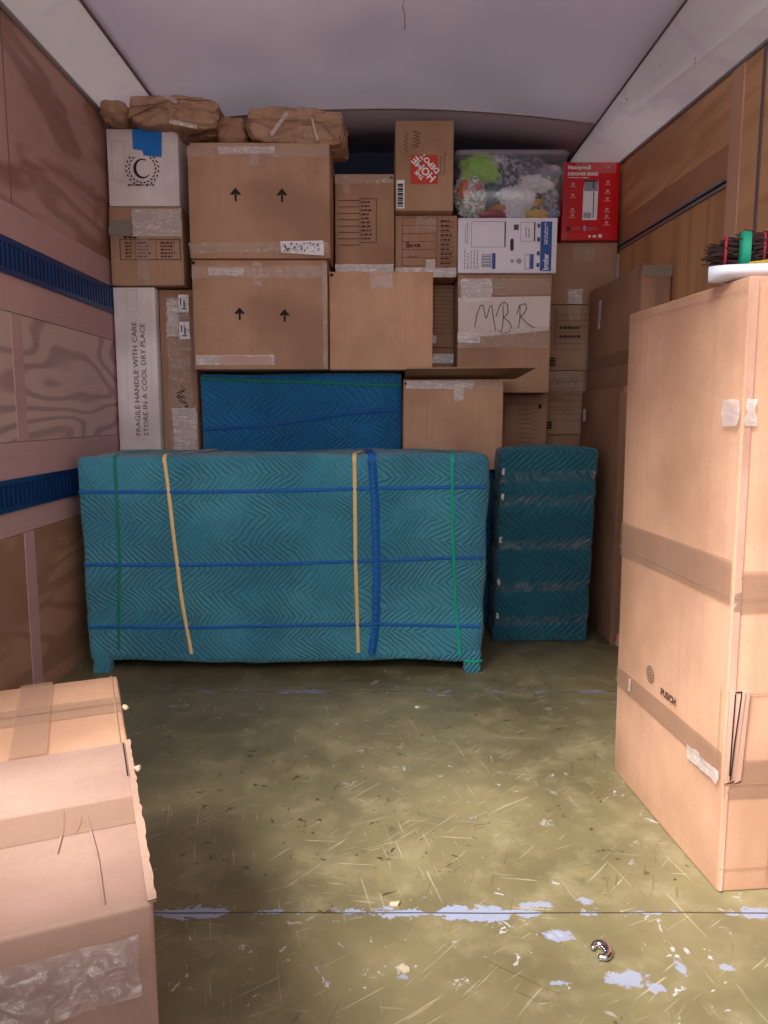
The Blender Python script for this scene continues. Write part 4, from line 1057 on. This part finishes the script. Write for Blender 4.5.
strip('packing_tape', tp, 0, .13, .618, .205, TAPEB, BB, .0010, .0006); strip('packing_tape', tp, .450, 0, .505, .325, TAPEB, BB, .0022, .0006)
ribbons('lid_gap', tp, [[(0, .168), (.618, .166)]], .0014, INKF, BB, .0034)
ribbons('flap_line', tp, [[(.608, .0), (.608, .32)]], .0014, CBE, BB, .002)
bm = bmesh.new(); bmesh.ops.create_icosphere(bm, subdivisions=3, radius=.005)
for v in bm.verts: v.co = tp.p(.624, .15, .0)+v.co*(1+.7*noise.noise(v.co*160))
me = bpy.data.meshes.new('torn_paper'); bm.to_mesh(me); bm.free(); me.materials.append(plain('torn_pulp', 'b9a287', .8)); o = bpy.data.objects.new('torn_paper', me); COL.objects.link(o); o.parent = BB
# unseen carton added to keep light off the pinkish carton's front
c3 = Vector((-.315, .50)) - ey*.40
low_box(c3, .62, .40, .84, 'added unseen brown carton by the door, shading the lower left row', CB[0])
carton('added unseen low brown carton blocking light in the doorway', -.125, .36, .14, .44, 0, .535, CB[2], group=None)  # added out of view to block low light from the doorway
carton('added unseen brown carton shading the front of the very tall carton', .62, 1.10, .52, 1.0, 0, 1.25, CB[1], group=None)  # added out of view so the tall carton's front falls in shade

# ------------------------------------------------------------------ small things
def tube(name, pts, r, mat, parent=None, seg=8):
    V = []; Fc = []
    for i, p in enumerate(pts):
        p = Vector(p); a = Vector(pts[max(0, i-1)]); b = Vector(pts[min(len(pts)-1, i+1)]); d = (b-a).normalized()
        s_ = d.cross(Vector((0, 0, 1)));  s_ = s_.normalized() if s_.length > 1e-4 else Vector((1, 0, 0)); t_ = s_.cross(d)
        rr = r[i] if isinstance(r, list) else r
        for k in range(seg): an = 2*math.pi*k/seg; V.append(p+s_*rr*math.cos(an)+t_*rr*math.sin(an))
        if i:
            for k in range(seg): Fc.append(((i-1)*seg+k, (i-1)*seg+(k+1) % seg, i*seg+(k+1) % seg, i*seg+k))
    Fc += [tuple(reversed(range(seg))), tuple(range((len(pts)-1)*seg, len(pts)*seg))]
    return link(name, V, Fc, mat, parent, True)
# steel hook on the floor
pts = []; rad = []
for i in range(30):
    t = i/29; a = math.radians(200-255*t); pts.append((.391+.015*math.cos(a), 1.245+.018*math.sin(a), .008)); rad.append(.0035+.004*math.sin(t*math.pi))
pts += [(.372, 1.214, .008), (.360, 1.218, .007)]; rad += [.006, .003]
pts = [(.376+.012*math.cos(math.radians(150-k*12))+.004, 1.240+.016*math.sin(math.radians(150-k*12)), .010) for k in range(19)]
pts += [(.378, 1.205, .009), (.366, 1.212, .008)]
hk = tube('steel_hook', [(.388+.013*math.cos(math.radians(165-a)), 1.222+.017*math.sin(math.radians(165-a)), .0085) for a in range(0, 300, 12)], [.004+.0042*math.sin(min(1, k/22)*math.pi*.9) for k in range(25)], CHROME, seg=12)
tag(hk, 'small curved shiny steel hook lying alone on the floor', 'hook')
# hook plate and wire hanging from the ceiling
wr = empty('ceiling_hook', (.063, 2.62, cz(.063)-.001)); tag(wr, 'small dark fixing with a loose wire hanging from the ceiling', 'hook')
V, Fc = rbox(.045, .03, .014, .003, (2, 2, 2)); link('plate', [v-Vector((0, 0, .008)) for v in V], Fc, DARKM, wr, True)
tube('wire', [(0, 0, -.006), (.003, 0, -.03), (-.002, 0, -.055), (.004, .001, -.08), (.005, 0, -.125)], .0024, plain('pale_wire', '8f8580', .5), wr, 6)
# paper chips on the floor
def chip(label, x, y, s_, rz, mat):
    pts = [(s_*random.uniform(.7, 1.1)*math.cos(a)*1.3, s_*random.uniform(.6, 1.1)*math.sin(a)) for a in [k*math.pi/4 for k in range(8)]]
    V = [(p[0], p[1], .0015+random.uniform(0, .004)) for p in pts]+[(p[0], p[1], .0008) for p in pts]
    Fc = [tuple(range(8)), tuple(reversed(range(8, 16)))]+[(k, 8+k, 8+(k+1) % 8, (k+1) % 8) for k in range(8)]
    o = link('paper_scrap', V, Fc, mat, None); o.location = (x, y, 0); o.rotation_euler = (0, 0, rz); tag(o, label, 'paper scrap', 'paper scraps on the floor')
CR = plain('cream_scrap', 'b9aa90', .7)
chip('cream paper scrap touching the near floor joint', .022, 1.362, .010, .6, CR)
chip('thin pale splinter of board just below the near floor joint', .035, 1.185, .009, -.5, CR)
chip('white paper scrap on the far floor behind the scratches', .11, 2.36, .008, .2, PAPERW)
